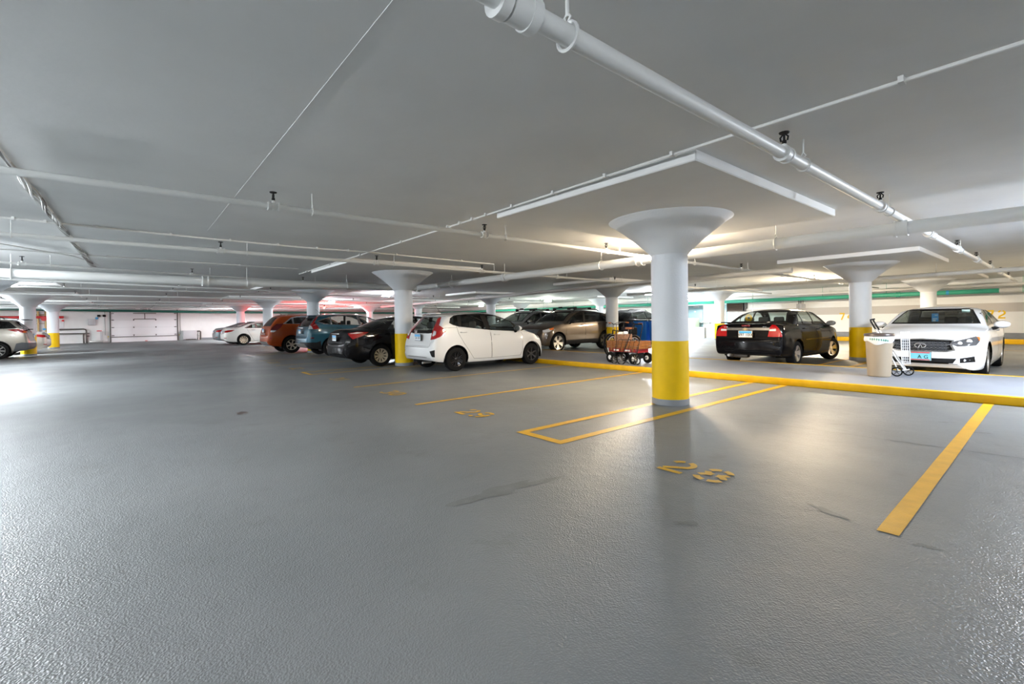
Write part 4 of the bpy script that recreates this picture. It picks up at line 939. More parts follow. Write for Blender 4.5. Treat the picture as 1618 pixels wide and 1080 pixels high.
    for r, yy in ((.10, 0), (.06, .0)): tube(bm, [(-.33+r*math.cos(a)*.8, .98-L/2-r*math.sin(a)*0, 1.235+r*math.sin(a)*.9) for a in [2*PI*k/14 for k in range(14)]], .008, 5, closed=True)
    obj('window_sticker', bm, 'yellow_paint', t)
black_saloon()
# ---- white sport saloon seen from the front
def white_saloon():
    L = 4.8
    S = dict(L=L, W=1.83, R=.33, rim=.235, tw=.235, arch=.37, ra=1.05, fa=3.90, paint='paint_bright', seat_y=2.35, zfloor=.36,
      top=[(0, .72), (.03, .85), (.1, 1.0), (.2, 1.05), (.6, 1.10), (1.0, 1.22), (1.5, 1.38), (1.9, 1.44), (2.3, 1.445), (2.75, 1.41), (3.1, 1.29), (3.62, 1.055), (4.1, .965), (4.45, .86), (4.62, .775), (4.72, .70), (4.77, .62), (4.8, .48)],
      belt=[(0, .76), (.15, .97), (.7, 1.0), (2, .97), (3.5, .935), (4.1, .89), (4.5, .78), (4.72, .66), (4.8, .5)],
      bot=[(0, .34), (.08, .27), (.4, .22), (1.2, .18), (3.8, .17), (4.6, .17), (4.72, .19), (4.8, .28)],
      plan=[(0, .84), (.05, .90), (.16, .945), (.55, .985), (1.1, 1.0), (L-1.1, 1.0), (L-.6, .985), (L-.34, .945), (L-.16, .86), (L-.06, .76), (L, .62)], tumble=.46, mirror_y=2.85, mirror_z=1.27)
    c = Car(S, 1.15)
    D = doors(c, [[(1.25, 1.30), (1.2, 1.0), (1.45, .5), (1.6, .26), (2.35, .25), (2.33, .95), (2.26, 1.4)], [(2.36, .25), (3.4, .26), (3.45, .9), (2.95, 1.27), (2.28, 1.4), (2.34, .95)]], 'paint_bright')
    glaze(c, [(1.1, 1.06), (1.45, 1.27), (1.85, 1.36), (2.3, 1.37), (2.75, 1.315), (3.05, 1.19), (3.45, 1.0), (2.4, 1.01)], [[(1.22, 1.065), (1.5, 1.26), (1.87, 1.34), (2.22, 1.35), (2.27, 1.03)], [(2.36, 1.03), (2.33, 1.35), (2.72, 1.30), (3.0, 1.18), (3.33, 1.02)]], 'chrome', parents=D)
    screen(c, [(-.74, 1.055), (-.66, 1.20), (-.545, 1.385), (.545, 1.385), (.66, 1.20), (.74, 1.055)], FRONT, 'mid_glass', 'windshield', .028); screen(c, [(-.66, 1.11), (-.5, 1.37), (.5, 1.37), (.66, 1.11)], REAR, 'tint_glass', 'rear_window')
    # front face: grille, lower intake, fog pockets, lamps
    lens(c, 'grille_frame', 'chrome', [(-.47, .745), (0, .765), (.47, .745), (.455, .655), (.50, .55), (.36, .515), (-.36, .515), (-.50, .55), (-.455, .655)], FRONT, .010, both=False)
    gi = [(-.445, .725), (0, .742), (.445, .725), (.42, .65), (.465, .562), (.345, .535), (-.345, .535), (-.465, .562), (-.42, .65)]
    lens(c, 'grille', 'black_gloss', gi, FRONT, -.02, both=False)
    lens(c, 'lower_intake', 'black', [(-.52, .395), (.52, .395), (.47, .30), (-.47, .30)], FRONT, -.015, both=False)
    n = (-.35, .94)
    lens(c, 'head_lamp', 'lamp_inner', [(-.395, .685), (-.31, .725), (.01, .815), (.055, .80), (.04, .73), (-.03, .65), (-.30, .628)], n, .006)
    lens(c, 'indicator', 'amber_lens', [(.02, .81), (.055, .80), (.045, .745), (.02, .74)], n, .009)
    n2 = (-.2, .98)
    lens(c, 'fog_pocket', 'black', [(.09, .40), (.30, .445), (.315, .335), (.09, .31)], n2, -.012)
    arches(c, S)
    t, o = finish(c, 'sedan', 'white sedan with black mesh grille facing the walkway behind the beige bin', -1.94, 12.25+L/2, PI)
    add_liners(t, S); add_wheels(t, S, 'inf', (10, .07, .10, .04), 'alloy'); interior(t, S)
    # mesh bars of the grille and emblem
    bm = nb(); yf = L/2-.012
    for r in range(7):
        for k in range(13):
            x = -.39+.065*k+(.032 if r % 2 else 0); z = .555+.026*r
            if inpoly((x, z), gi) and abs(x) < .42:
                q = [(x+.030*math.cos(a), yf-.02*abs(x)*abs(x)-.006, z+.011*math.sin(a)) for a in [2*PI*j/8 for j in range(8)]]; tube(bm, q, .0032, 4, closed=True)
    obj('grille_mesh', bm, 'grey_plastic', t)
    bm = nb(); q = [(.085*math.cos(a)*(1 if True else 0), yf+.02, .64+.045*math.sin(a)) for a in [math.radians(-70+320*j/26) for j in range(27)]]; tube(bm, q, .010, 8)
    tube(bm, [(q[0][0], yf+.02, q[0][2]), (.0, yf+.02, .668)], [.010, .004], 8); tube(bm, [(q[-1][0], yf+.02, q[-1][2]), (.0, yf+.02, .668)], [.010, .004], 8); obj('emblem', bm, 'chrome', t)
    for z in (.60, .655, .70):
        bm = nb(); tube(bm, [(-.40, yf-.02, z), (0, yf-.004, z-.006), (.40, yf-.02, z)], .004, 5); obj('grille_bar', bm, 'steel', t)
    plate(t, L/2+.006, .43, 1, w=.32, h=.16, style='teal', chars='   A G', frame_m='chrome')
    for sx in (1, -1):
        bm = nb(); q = Vector((sx*.68, L/2-.225, .725)); lathe(bm, [(0, .02), (.03, .025), (.045, .01), (.048, 0)], 18, 'Y', q); obj('headlamp_projector', bm, 'clear_lens', t)
        bm = nb(); q = Vector((sx*.56, L/2-.16, .69)); lathe(bm, [(0, .012), (.03, .015), (.036, 0)], 16, 'Y', q); obj('headlamp_projector', bm, 'clear_lens', t)
        bm = nb(); tube(bm, [(sx*.36, L/2-.085, .665), (sx*.50, L/2-.125, .672), (sx*.70, L/2-.225, .70)], .006, 6); obj('headlamp_strip', bm, 'chrome', t)
        bm = nb(); tube(bm, [(sx*.53, L/2-.105, .425), (sx*.70, L/2-.165, .445)], .010, 6); tube(bm, [(sx*.53, L/2-.10, .36), (sx*.70, L/2-.165, .372)], .006, 6); obj('fog_trim', bm, 'chrome', t)
        bm = nb(); lathe(bm, [(0, .018), (.030, .014), (.036, 0)], 14, 'Y', (sx*.60, L/2-.135, .365)); bmesh.ops.scale(bm, vec=(1.4, 1, 1), verts=bm.verts, space=Matrix.Translation((-sx*.60, 0, 0))); obj('fog_lamp', bm, 'clear_lens', t)
    side_mirror(t, .90, 3.05-L/2, 1.03, 'paint_bright', 1.15)
    # parking permits behind the windscreen
    bm = nb(); box(bm, (.02, 3.07-L/2, 1.19), (.115, .004, .18)); obj('parking_tag', bm, 'paper_blue', t)
    bm = nb(); box(bm, (.02, 3.076-L/2, 1.16), (.08, .004, .02)); box(bm, (.035, 3.076-L/2, 1.12), (.05, .004, .03)); box(bm, (.0, 3.076-L/2, 1.24), (.05, .004, .015)); obj('parking_tag_print', bm, 'plate_white', t)
    bm = nb(); box(bm, (-.46, 2.90-L/2, 1.325), (.13, .004, .06)); obj('permit_sticker', bm, 'sticker', t)
    handle([o[D[0][0]], o[D[0][1]]], .9, 1.5-L/2, .93, 'chrome'); handle([o[D[1][0]], o[D[1][1]]], .91, 2.55-L/2, .90, 'chrome')
white_saloon()
# ---- brown crossover facing the walkway
def crossover(label, x, yfront, paint, key, W=1.93, H=1.70, glass='tint_glass', rail='black', silver_mirror=False, rack=False):
    L = 4.68; q = H/1.70
    S = dict(L=L, W=W, R=.372, rim=.275, tw=.24, arch=.425, ra=.95, fa=3.77, paint=paint, seat_y=2.35, zfloor=.60,
      top=[(0, .82), (.04, .95), (.10, 1.16*q), (.2, 1.30*q), (.5, 1.50*q), (.8, 1.60*q), (1.3, 1.66*q), (2.0, 1.70*q), (2.4, 1.68*q), (2.75, 1.60*q), (3.1, 1.44*q), (3.52, 1.205*q), (3.9, 1.14*q), (4.3, 1.06*q), (4.5, .97*q), (4.6, .84), (4.65, .72), (4.68, .58)],
      belt=[(0, .86), (.2, 1.18*q), (.6, 1.20*q), (1.5, 1.16*q), (3.2, 1.11*q), (3.8, 1.05*q), (4.3, .94*q), (4.6, .78), (4.68, .62)],
      bot=[(0, .48), (.08, .40), (.4, .33), (1.0, .30), (3.7, .28), (4.4, .27), (4.6, .30), (4.68, .42)],
      plan=[(0, .84), (.05, .90), (.16, .945), (.55, .985), (1.1, 1.0), (L-1.1, 1.0), (L-.6, .98), (L-.34, .94), (L-.16, .87), (L-.06, .79), (L, .68)], tumble=.34, mirror_y=3.0, mirror_z=1.45*q)
    c = Car(S, 1.05)
    D = doors(c, [[(1.05, 1.58*q), (1.0, 1.2*q), (1.3, .6), (1.42, .40), (2.22, .38), (2.20, 1.15*q), (2.16, 1.64*q)], [(2.23, .38), (3.22, .39), (3.34, .6), (3.36, 1.09*q), (2.85, 1.46*q), (2.18, 1.64*q), (2.21, 1.15*q)]], paint)
    glaze(c, [(.62, 1.20*q), (.80, 1.36*q), (1.05, 1.50*q), (1.4, 1.575*q), (2.2, 1.605*q), (2.55, 1.55*q), (2.85, 1.42*q), (3.32, 1.14*q), (2.2, 1.155*q)], [[(.72, 1.215*q), (.86, 1.36*q), (1.06, 1.475*q), (1.14, 1.19*q)], [(1.2, 1.185*q), (1.13, 1.50*q), (1.42, 1.55*q), (2.10, 1.58*q), (2.16, 1.17*q)], [(2.27, 1.17*q), (2.20, 1.58*q), (2.53, 1.525*q), (2.82, 1.405*q), (3.2, 1.155*q)]], 'black', glass, parents=[(None, None), D[0], D[1]])
    screen(c, [(-.78, 1.205*q), (-.60, 1.59*q), (.60, 1.59*q), (.78, 1.205*q)], FRONT, 'wind_glass', 'windshield'); screen(c, [(-.72, 1.20*q), (-.58, 1.53*q), (.58, 1.53*q), (.72, 1.20*q)], REAR, 'tint_glass', 'rear_window')
    lens(c, 'grille', 'chrome', [(-.60, .90), (.60, .90), (.50, .70), (-.50, .70)], FRONT, .004, both=False); lens(c, 'lower_intake', 'black', [(-.6, .55), (.6, .55), (.55, .36), (-.55, .36)], FRONT, -.01, both=False)
    n = (-.9, .45)
    lens(c, 'head_lamp', 'clear_lens', [(-1.56, .865), (-1.381, .904), (-1.10, .962), (-1.13, .90), (-1.30, .80), (-1.56, .78)], n, .008); lens(c, 'indicator', 'amber_lens', [(-1.30, .925), (-1.09, .965), (-1.12, .885), (-1.26, .865)], n, .012)
    lens(c, 'bumper_slot', 'chrome', [(-1.40, .69), (-1.37, .70), (-1.41, .56), (-1.44, .55)], n, .004)
    lens(c, 'sill_cladding', 'dark_plastic', c.side([(1.2, .2), (1.2, .47), (3.5, .45), (3.5, .2)]), RIGHT, .003)
    arches(c, S); t, o = finish(c, 'crossover_car', label, x, yfront+L/2, PI)
    add_liners(t, S); add_wheels(t, S, key, (5, .15, .20, .02), 'alloy', steer=0); interior(t, S); rails(t, .62, 1.0-L/2, 2.6-L/2, 1.64*q, rail, .04)
    side_mirror(t, .97, 3.12-L/2, 1.20*q, 'alloy' if silver_mirror else 'dark_plastic', 1.15); handle([o[D[0][0]], o[D[0][1]]], .955, 1.3-L/2, 1.08*q, paint); handle([o[D[1][0]], o[D[1][1]]], .96, 2.4-L/2, 1.05*q, paint)
    bm = nb()
    for z in (.745, .80, .855): box(bm, (0, L/2+.004, z), (1.05-.25*(.9-z)*2, .012, .018))
    obj('grille_bar', bm, 'chrome', t)
    if rack:
        for y in (1.55, 2.45):
            bm = nb(); tube(bm, [(-.66, y-L/2, 1.76*q), (.66, y-L/2, 1.76*q)], .022, 8); 
            for sx in (1, -1): rbox(bm, (sx*.6, y-L/2, 1.73*q), (.12, .12, .10), .02)
            rbox(bm, (.25, y-L/2, 1.79*q), (.18, .1, .06), .02); obj('roof_rack_bar', bm, 'black', t)
    return t
crossover('brown crossover with bright five-spoke wheels parked behind the bicycles', -13.72, 12.0, 'paint_brown', 'edge', rack=True)
crossover('silver SUV half hidden between the white hatchback and the brown crossover', -16.6, 12.3, 'paint_silver', 'silv', W=1.88, H=1.72, silver_mirror=True, rack=True)
# ---- tan SUV and beige saloon on the left side of the aisle
def tan_suv():
    L = 4.57
    S = dict(L=L, W=1.84, R=.345, rim=.235, tw=.22, arch=.40, ra=1.0, fa=3.66, paint='paint_tan', seat_y=2.2, zfloor=.54,
      top=[(0, .70), (.04, .80), (.10, 1.06), (.18, 1.24), (.42, 1.52), (.5, 1.62), (.65, 1.665), (1.3, 1.70), (2.0, 1.69), (2.45, 1.62), (2.8, 1.48), (3.35, 1.18), (3.6, 1.10), (4.2, 1.0), (4.45, .86), (4.57, .56)],
      belt=[(0, .75), (.18, 1.14), (.6, 1.22), (1.5, 1.18), (3.1, 1.09), (3.7, 1.0), (4.3, .88), (4.57, .6)],
      bot=[(0, .42), (.08, .34), (.4, .30), (1.0, .26), (3.5, .25), (4.3, .28), (4.57, .42)], plan=PLAN(L, (.83, .90, .95, .985)), tumble=.32)
    c = Car(S); D = doors(c, [[(1.05, 1.6), (1.0, 1.22), (1.1, .95), (1.45, .52), (1.58, .36), (2.15, .35), (2.12, 1.2), (2.06, 1.65)], [(2.16, .35), (3.15, .36), (3.25, 1.1), (2.75, 1.47), (2.08, 1.65), (2.13, 1.2)]], 'paint_tan')
    glaze(c, [(.42, 1.25), (.66, 1.52), (1.2, 1.6), (1.95, 1.6), (2.4, 1.53), (2.7, 1.42), (3.18, 1.14), (2.1, 1.2)], [[(.52, 1.265), (.72, 1.49), (1.0, 1.545), (1.05, 1.25)], [(1.12, 1.25), (1.08, 1.555), (1.3, 1.575), (2.0, 1.575), (2.06, 1.22)], [(2.16, 1.22), (2.1, 1.57), (2.38, 1.51), (2.66, 1.40), (3.06, 1.16)]], 'black', 'tint_glass', parents=[(None, None), D[0], D[1]])
    screen(c, [(-.66, 1.15), (-.54, 1.53), (.54, 1.53), (.66, 1.15)], REAR, 'tint_glass', 'rear_window'); screen(c, [(-.72, 1.19), (-.56, 1.57), (.56, 1.57), (.72, 1.19)], FRONT, 'wind_glass', 'windshield')
    n = (.93, -.36); lens(c, 'tail_lamp', 'red_lens', [(-1.80, 1.05), (-1.79, 1.19), (-1.45, 1.22), (-1.15, 1.19), (-1.30, 1.13), (-1.50, 1.05)], n, .008); lens(c, 'indicator', 'amber_lens', [(-1.78, 1.06), (-1.78, 1.11), (-1.60, 1.12), (-1.58, 1.065)], n, .012)
    lens(c, 'cladding', 'grey_plastic', c.side([(0, .28), (0, .62), (.3, .66), (.46, .62), (.55, .3)]), RIGHT, .003); lens(c, 'rear_bumper', 'grey_plastic', [(-.9, .3), (-.9, .62), (.9, .62), (.9, .3)], REAR, .006, both=False, thr=.55); lens(c, 'sill_cladding', 'grey_plastic', c.side([(1.35, .2), (1.35, .40), (3.3, .40), (3.3, .2)]), RIGHT, .003)
    arches(c, S); t, o = finish(c, 'sport_utility_car', 'tan SUV with red tail lamps at the left edge, beside a yellow-based column', -28.5, -3.18-L/2, PI)
    add_liners(t, S); add_wheels(t, S, 'tan', (8, .10, 0, .02), 'steel'); interior(t, S); rails(t, .6, .8-L/2, 2.4-L/2, 1.66, 'black', .03)
    bm = nb(); rbox(bm, (0, .30-L/2, 1.60), (1.15, .34, .03), .012); obj('spoiler', bm, 'black', t); plate(t, .04-L/2, .92, -1, h=.15)
    handle([o[D[0][0]], o[D[0][1]]], .90, 1.3-L/2, 1.10, 'paint_tan'); side_mirror(t, .9, 3.0-L/2, 1.2, 'paint_tan', 1.1)
    bm = nb(); rbox(bm, (0, .14-L/2, 1.19), (.9, .06, .04), .012); obj('window_lip', bm, 'black', t)
tan_suv()
saloon('beige sedan showing only its tail between the two left columns', -32.05, -3.05-4.9, 'paint_beige', 'beige', 'alloy', rz=PI)
# ---- dark vehicles deeper in the garage
def dark_suv(label, x, y, rz, key):
    t = crossover(label, x, y, 'paint_black', key, W=1.95, H=1.76); t.rotation_euler.z = rz; return t
dark_suv('dark SUV glimpsed between the brown crossover and the blue bins', -15.25, 18.9, 0, 'dark')
dark_suv('black SUV glimpsed behind the column left of the white hatchback', -22.0, 12.2, PI, 'darkb')
# ------------------------------------------------------------------ things on the walkway
def bicycle(label, x, y, rz, frame_m, saddle_m, grip_m, tyre_m='rubber', rim_m='alloy', basket=False):
    t = thing('bicycle', label, 'bicycle', (x, y, WK), rz, None)
    R = .335; fx, rx = .53, -.52
    for wx in (fx, rx):
        bm = nb(); tube(bm, [(wx+R*math.cos(a), 0, R+R*math.sin(a)) for a in [2*PI*k/36 for k in range(36)]], .026, 8, closed=True); w = obj('wheel', bm, tyre_m, t)
        bm = nb(); tube(bm, [(wx+.30*math.cos(a), 0, R+.30*math.sin(a)) for a in [2*PI*k/36 for k in range(36)]], .013, 6, closed=True)
        for k in range(18):
            a = 2*PI*k/18; tube(bm, [(wx, .02*(-1)**k, R), (wx+.30*math.cos(a), 0, R+.30*math.sin(a))], .0022, 4, caps=False)
        tube(bm, [(wx, -.05, R), (wx, .05, R)], .02, 8); obj('rim', bm, rim_m, w)
        bm = nb(); tube(bm, [(wx+(R+.03)*math.cos(a), 0, R+(R+.03)*math.sin(a)) for a in [math.radians((20 if wx < 0 else 35)+110*k/12) for k in range(13)]], .012, 6); obj('mudguard', bm, 'steel', t)
    bb, st, hd_, hb = Vector((-.06, 0, .28)), Vector((-.20, 0, .74)), Vector((.36, 0, .82)), Vector((.39, 0, .68))
    bm = nb()
    for a, b, r in ((bb, st, .016), (st, hd_, .015), (bb, hb, .018), (hd_, hb, .020), (hb, (fx, .05, R), .010), (hb, (fx, -.05, R), .010), (bb, (rx, .05, R), .009), (bb, (rx, -.05, R), .009), (st, (rx, .05, R), .008), (st, (rx, -.05, R), .008)): tube(bm, [a, b], r, 8)
    obj('frame', bm, frame_m, t)
    bm = nb(); tube(bm, [st, (-.235, 0, .86)], .012, 8); obj('seat_post', bm, 'chrome', t)
    bm = nb(); rbox(bm, (-.24, 0, .885), (.27, .15, .055), .025, 3)
    for v in bm.verts:
        if v.co.x > -.2: v.co.y *= .38
    obj('saddle', bm, saddle_m, t)
    bm = nb(); tube(bm, [hd_, (.345, 0, .98), (.40, 0, 1.0)], .013, 8); tube(bm, [(.30, -.29, 1.05), (.36, -.20, 1.06), (.40, -.06, 1.0), (.40, .06, 1.0), (.36, .20, 1.06), (.30, .29, 1.05)], .012, 8); h = obj('handlebar', bm, 'chrome', t)
    for s_ in (1, -1):
        bm = nb(); tube(bm, [(.20, s_*.31, 1.04), (.30, s_*.29, 1.05)], .018, 8); obj('grip', bm, grip_m, h)
        bm = nb(); tube(bm, [(.36, s_*.22, 1.06), (.36, s_*.26, 1.0), (.30, s_*.28, .99)], .006, 5); obj('brake_lever', bm, 'black', h)
    bm = nb(); lathe(bm, [(0, -.006), (.095, -.006), (.095, .006), (0, .006)], 24, 'Y', (-.06, .05, .28)); tube(bm, [(-.06, .06, .28), (.05, .06, .16)], .010, 6); tube(bm, [(-.06, -.06, .28), (-.17, -.06, .40)], .010, 6); rbox(bm, (.06, .11, .155), (.09, .09, .025), .008); rbox(bm, (-.18, -.11, .40), (.09, .09, .025), .008); obj('crankset', bm, 'dark_steel', t)
    bm = nb(); tube(bm, [(-.15, .05, .02), (-.08, .04, .26)], .008, 6); obj('kickstand', bm, 'steel', t)
    if basket:
        bm = nb(); rbox(bm, (-.52, 0, .80), (.34, .26, .22), .03, 2); obj('carrier_bag', bm, 'black', t)
        bm = nb(); tube(bm, [(-.35, .06, .72), (-.72, .06, .72), (-.52, .05, R)], .006, 5); tube(bm, [(-.35, -.06, .72), (-.72, -.06, .72), (-.52, -.05, R)], .006, 5); obj('carrier_rack', bm, 'black', t)
    return t
bicycle('black-framed bicycle with dark saddle, the rear one of two behind the wagon', -8.62, 11.30, PI-.32, 'black_gloss', 'black', 'black', rim_m='black_steel', basket=True)
bicycle('bicycle with pale rims, tan saddle and tan grips, directly behind the wagon', -8.12, 10.82, PI-.32, 'dark_steel', 'leather', 'leather', rim_m='white_metal')
# wooden sided wagon
t = thing('toy_wagon', 'wooden-sided red wagon carrying a slatted crate on the walkway', 'wagon', (-7.42, 10.08, WK), -.10)
bm = nb(); rbox(bm, (0, 0, .335), (.98, .44, .11), .02, 2); o = obj('tray', bm, 'red_paint', t)
for k, z in enumerate((.415, .485, .55)):
    for s_ in (1, -1):
        bm = nb(); box(bm, (0, s_*.235, z), (1.08-.0*k, .018, .058)); obj('side_rail', bm, 'wood', t)
    for s_ in (1, -1):
        bm = nb(); box(bm, (s_*.535, 0, z), (.018, .45, .058)); obj('end_rail', bm, 'wood', t)
for x in (-.36, 0, .36):
    for s_ in (1, -1):
        bm = nb(); box(bm, (x, s_*.25, .45), (.05, .014, .26)); obj('stake', bm, 'wood', t)
for x in (-.38, .40):
    bm = nb(); tube(bm, [(x, -.26, .14), (x, .26, .14)], .012, 8); box(bm, (x, 0, .22), (.06, .2, .14)); obj('axle', bm, 'black', t)
    for s_ in (1, -1):
        bm = nb(); lathe(bm, [(.06, -.03), (.12, -.033), (.138, -.02), (.14, 0), (.138, .02), (.12, .033), (.06, .03)], 24, 'Y', (x, s_*.27, .14)); w = obj('wheel', bm, 'rubber', t)
        bm = nb(); lathe(bm, [(0, -.034), (.055, -.032), (.065, -.02), (.065, .02), (.055, .032), (0, .034)], 18, 'Y', (x, s_*.27, .14)); obj('hub', bm, 'white_metal', w)
for x in (-.22, .16):
    bm = nb(); box(bm, (x, -.222, .335), (.17, .004, .04)); obj('side_print', bm, 'white_print', t)
bm = nb(); tube(bm, [(-.52, 0, .24), (-.74, 0, .40), (-.80, 0, .85), (-.78, 0, .92)], .010, 6); obj('pull_handle', bm, 'black', t)
t = thing('wooden_crate', 'brown slatted wooden crate standing in the wagon', 'crate', (-7.62, 10.13, WK+.40), -.10)
for k in range(7):
    for s_ in (1, -1):
        bm = nb(); box(bm, (-.165+.055*k, s_*.13, .17), (.047, .012, .36)); obj('slat', bm, 'wood_crate', t)
for k in range(5):
    for s_ in (1, -1):
        bm = nb(); box(bm, (s_*.195, -.10+.05*k, .17), (.012, .043, .36)); obj('slat', bm, 'wood_crate', t)
bm = nb(); box(bm, (0, 0, .0), (.39, .27, .012)); obj('crate_bottom', bm, 'wood_crate', t)
bm = nb()
for k in range(9): rbox(bm, (random.uniform(-.13, .13), random.uniform(-.07, .07), .30+random.uniform(0, .08)), (.11, .09, .07), .02, 2, random.uniform(0, 3))
tag(obj('rag_heap', bm, 'bag_white', loc=(-7.62, 10.13, WK+.42)), 'crumpled white rags filling the slatted crate', 'rags')
# small chrome parts bundle on wagon
bm = nb(); rnd = random.Random(5)
for k in range(16):
    p = Vector((rnd.uniform(-.2, .2), rnd.uniform(-.14, .14), rnd.uniform(.0, .17))); d = Vector((rnd.uniform(-1, 1), rnd.uniform(-1, 1), rnd.uniform(-.6, .8))).normalized()*rnd.uniform(.05, .12); tube(bm, [p, p+d*.6+Vector((0, 0, .02)), p+d], .009, 6)
rbox(bm, (0, 0, -.01), (.40, .30, .04), .01)
tag(obj('scrap_parts', bm, 'steel', loc=(-7.20, 10.03, WK+.415)), 'heap of shiny metal parts lying in the wagon beside the crate', 'metal parts')
# black folding cart in front of the wagon
t = thing('folding_cart', 'black folding cart with wire wheels and looped handle leaning on the wagon', 'folding cart', (-7.2, 9.66, WK), .12)
for x, y, r in ((-.37, .06, .098), (-.10, -.05, .125), (.27, .02, .128)):
    bm = nb(); tube(bm, [(x+r*math.cos(a), y, r+r*math.sin(a)) for a in [2*PI*k/26 for k in range(26)]], .012, 6, closed=True); w = obj('wheel', bm, 'rubber', t)
    bm = nb(); 
    for k in range(10): a = 2*PI*k/10; tube(bm, [(x, y, r), (x+r*math.cos(a), y, r+r*math.sin(a))], .0035, 4, caps=False)
    tube(bm, [(x, y-.02, r), (x, y+.02, r)], .014, 8); obj('spoke_set', bm, 'steel', w)
bm = nb(); tube(bm, [(-.10, -.05, .125), (.02, .10, .60), (.10, .22, .96), (.14, .24, 1.01), (.33, .24, 1.01), (.36, .22, .95), (.27, .02, .128)], .011, 8)
tube(bm, [(-.37, .06, .098), (-.30, .08, .55), (-.32, .1, .85)], .009, 6); tube(bm, [(-.37, .06, .098), (-.10, -.05, .125), (.27, .02, .128)], .009, 6)
for k in range(6): tube(bm, [(-.30+.11*k, .05, .30), (-.26+.115*k, .12, .62)], .0055, 5)
tube(bm, [(-.30, .05, .30), (.26, .05, .30)], .007, 5); tube(bm, [(-.26, .12, .62), (.32, .12, .62)], .007, 5); obj('frame', bm, 'black', t)
bm = nb(); tube(bm, [(.13, .24, 1.01), (.34, .24, 1.01)], .018, 8); obj('handle_grip', bm, 'black', t)
bm = nb(); bmesh.ops.create_icosphere(bm, subdivisions=3, radius=.12)
for v in bm.verts: v.co = Vector((v.co.x*1.5, v.co.y*.8, v.co.z*.75))*(1+.10*math.sin(v.co.x*50)*math.cos(v.co.z*44)); v.co.z = max(v.co.z, -.07)
tag(obj('plastic_bag', bm, 'bag_white', loc=(-7.20, 9.98, WK+.07)), 'crumpled white plastic bag on the walkway under the wagon', 'plastic bag')
# beige litter bin with white liner
t = thing('litter_bin', 'beige round bin with brown lid and white liner on the walkway', 'litter bin', (-2.31, 10.86, WK))
bm = nb(); lathe(bm, [(0, 0), (.165, 0), (.176, .012), (.178, .03), (.205, .66), (.21, .70)], 40); obj('bin_body', bm, 'beige_plastic', t)
bm = nb(); n = 44
def ringpts(r, z, wob=0, dz=0, ph=0): return [bm.verts.new(((r+wob*math.sin(9*a+ph))*math.cos(a), (r+wob*math.sin(9*a+ph))*math.sin(a), z+dz*math.sin(2*a+1.0)+dz*.5*math.sin(5*a))) for a in [2*PI*k/n for k in range(n)]]
rr_ = [ringpts(.213, .765), ringpts(.224, .74, .003), ringpts(.228, .70, .004, .012, 1), ringpts(.222, .655, .005, .03, 2), ringpts(.212, .64, .002, .032, 2)]
for a, b in zip(rr_[:-1], rr_[1:]):
    for k in range(n): bm.faces.new((a[k], a[(k+1) % n], b[(k+1) % n], b[k]))
o = obj('bin_liner', bm, 'bag_white', t)
bm = nb(); lathe(bm, [(.0, .80), (.10, .80), (.12, .79), (.19, .81), (.222, .805), (.232, .79), (.232, .765), (.222, .755), (.2, .755)], 44); obj('bin_lid', bm, 'brown_plastic', t)
bm = nb(); rnd = random.Random(3)
for k in range(9):
    a = math.radians(-112+8.5*k); c, s_ = math.cos(a), math.sin(a)
    for q in range(2): box(bm, (.2295*c, .2295*s_, .712-.004*k+rnd.uniform(-.006, .006)), (.010, .003, .045) if q else (.026, .003, .011), a+PI/2+rnd.uniform(-.1, .1))
obj('liner_print', bm, 'bag_green', o)
# white folding trolley behind the bin
t = thing('folding_trolley', 'white folding shopping trolley with black handle and wheels behind the beige bin', 'folding trolley', (-2.05, 11.18, WK))
bm = nb()
for y in (-.10, .10): tube(bm, [(.06, y*.6, .13), (-.20, y, .60), (-.385, y, .93)], .012, 8)
tube(bm, [(-.01, -.14, .095), (-.14, -.05, .38)], .011, 8)
g0, g1 = .22, .83
tube(bm, [(.02, -.0, g0), (.00, -.0, g1), (.115, .04, g1+.005), (.125, .04, g0+.01), (.02, 0, g0)], .010, 6)
for k in range(1, 4): f = k/4; tube(bm, [(.02+.10*f, .04*f, g0), (.00+.115*f, .04*f, g1)], .0045, 5)
for k in range(1, 12): f = k/12; tube(bm, [(.02-.02*f, 0, g0+(g1-g0)*f), (.122-.008*f, .04, g0+(g1-g0)*f)], .0045, 5)
tube(bm, [(-.05, -.14, .095), (.1, .12, .12)], .009, 6); obj('frame', bm, 'white_metal', t)
bm = nb(); tube(bm, [(-.34, -.095, .85), (-.385, -.10, .93), (-.43, -.10, 1.03), (-.44, -.09, 1.06), (-.40, 0, 1.075), (-.44, .09, 1.07), (-.43, .10, 1.03), (-.345, .10, .86)], .015, 8); obj('handle', bm, 'black', t)
for x, y in ((-.03, -.16), (.085, .13)):
    bm = nb(); tube(bm, [(x+.078*math.cos(a), y, .09+.078*math.sin(a)) for a in [2*PI*k/26 for k in range(26)]], .012, 6, closed=True); w = obj('wheel', bm, 'rubber', t)
    bm = nb()
    for k in range(5): a = 2*PI*k/5+.3; tube(bm, [(x, y, .09), (x+.07*math.cos(a), y, .09+.07*math.sin(a))], .006, 4, caps=False)
    tube(bm, [(x, y-.02, .09), (x, y+.02, .09)], .016, 8); obj('hub', bm, 'grey_plastic', w)
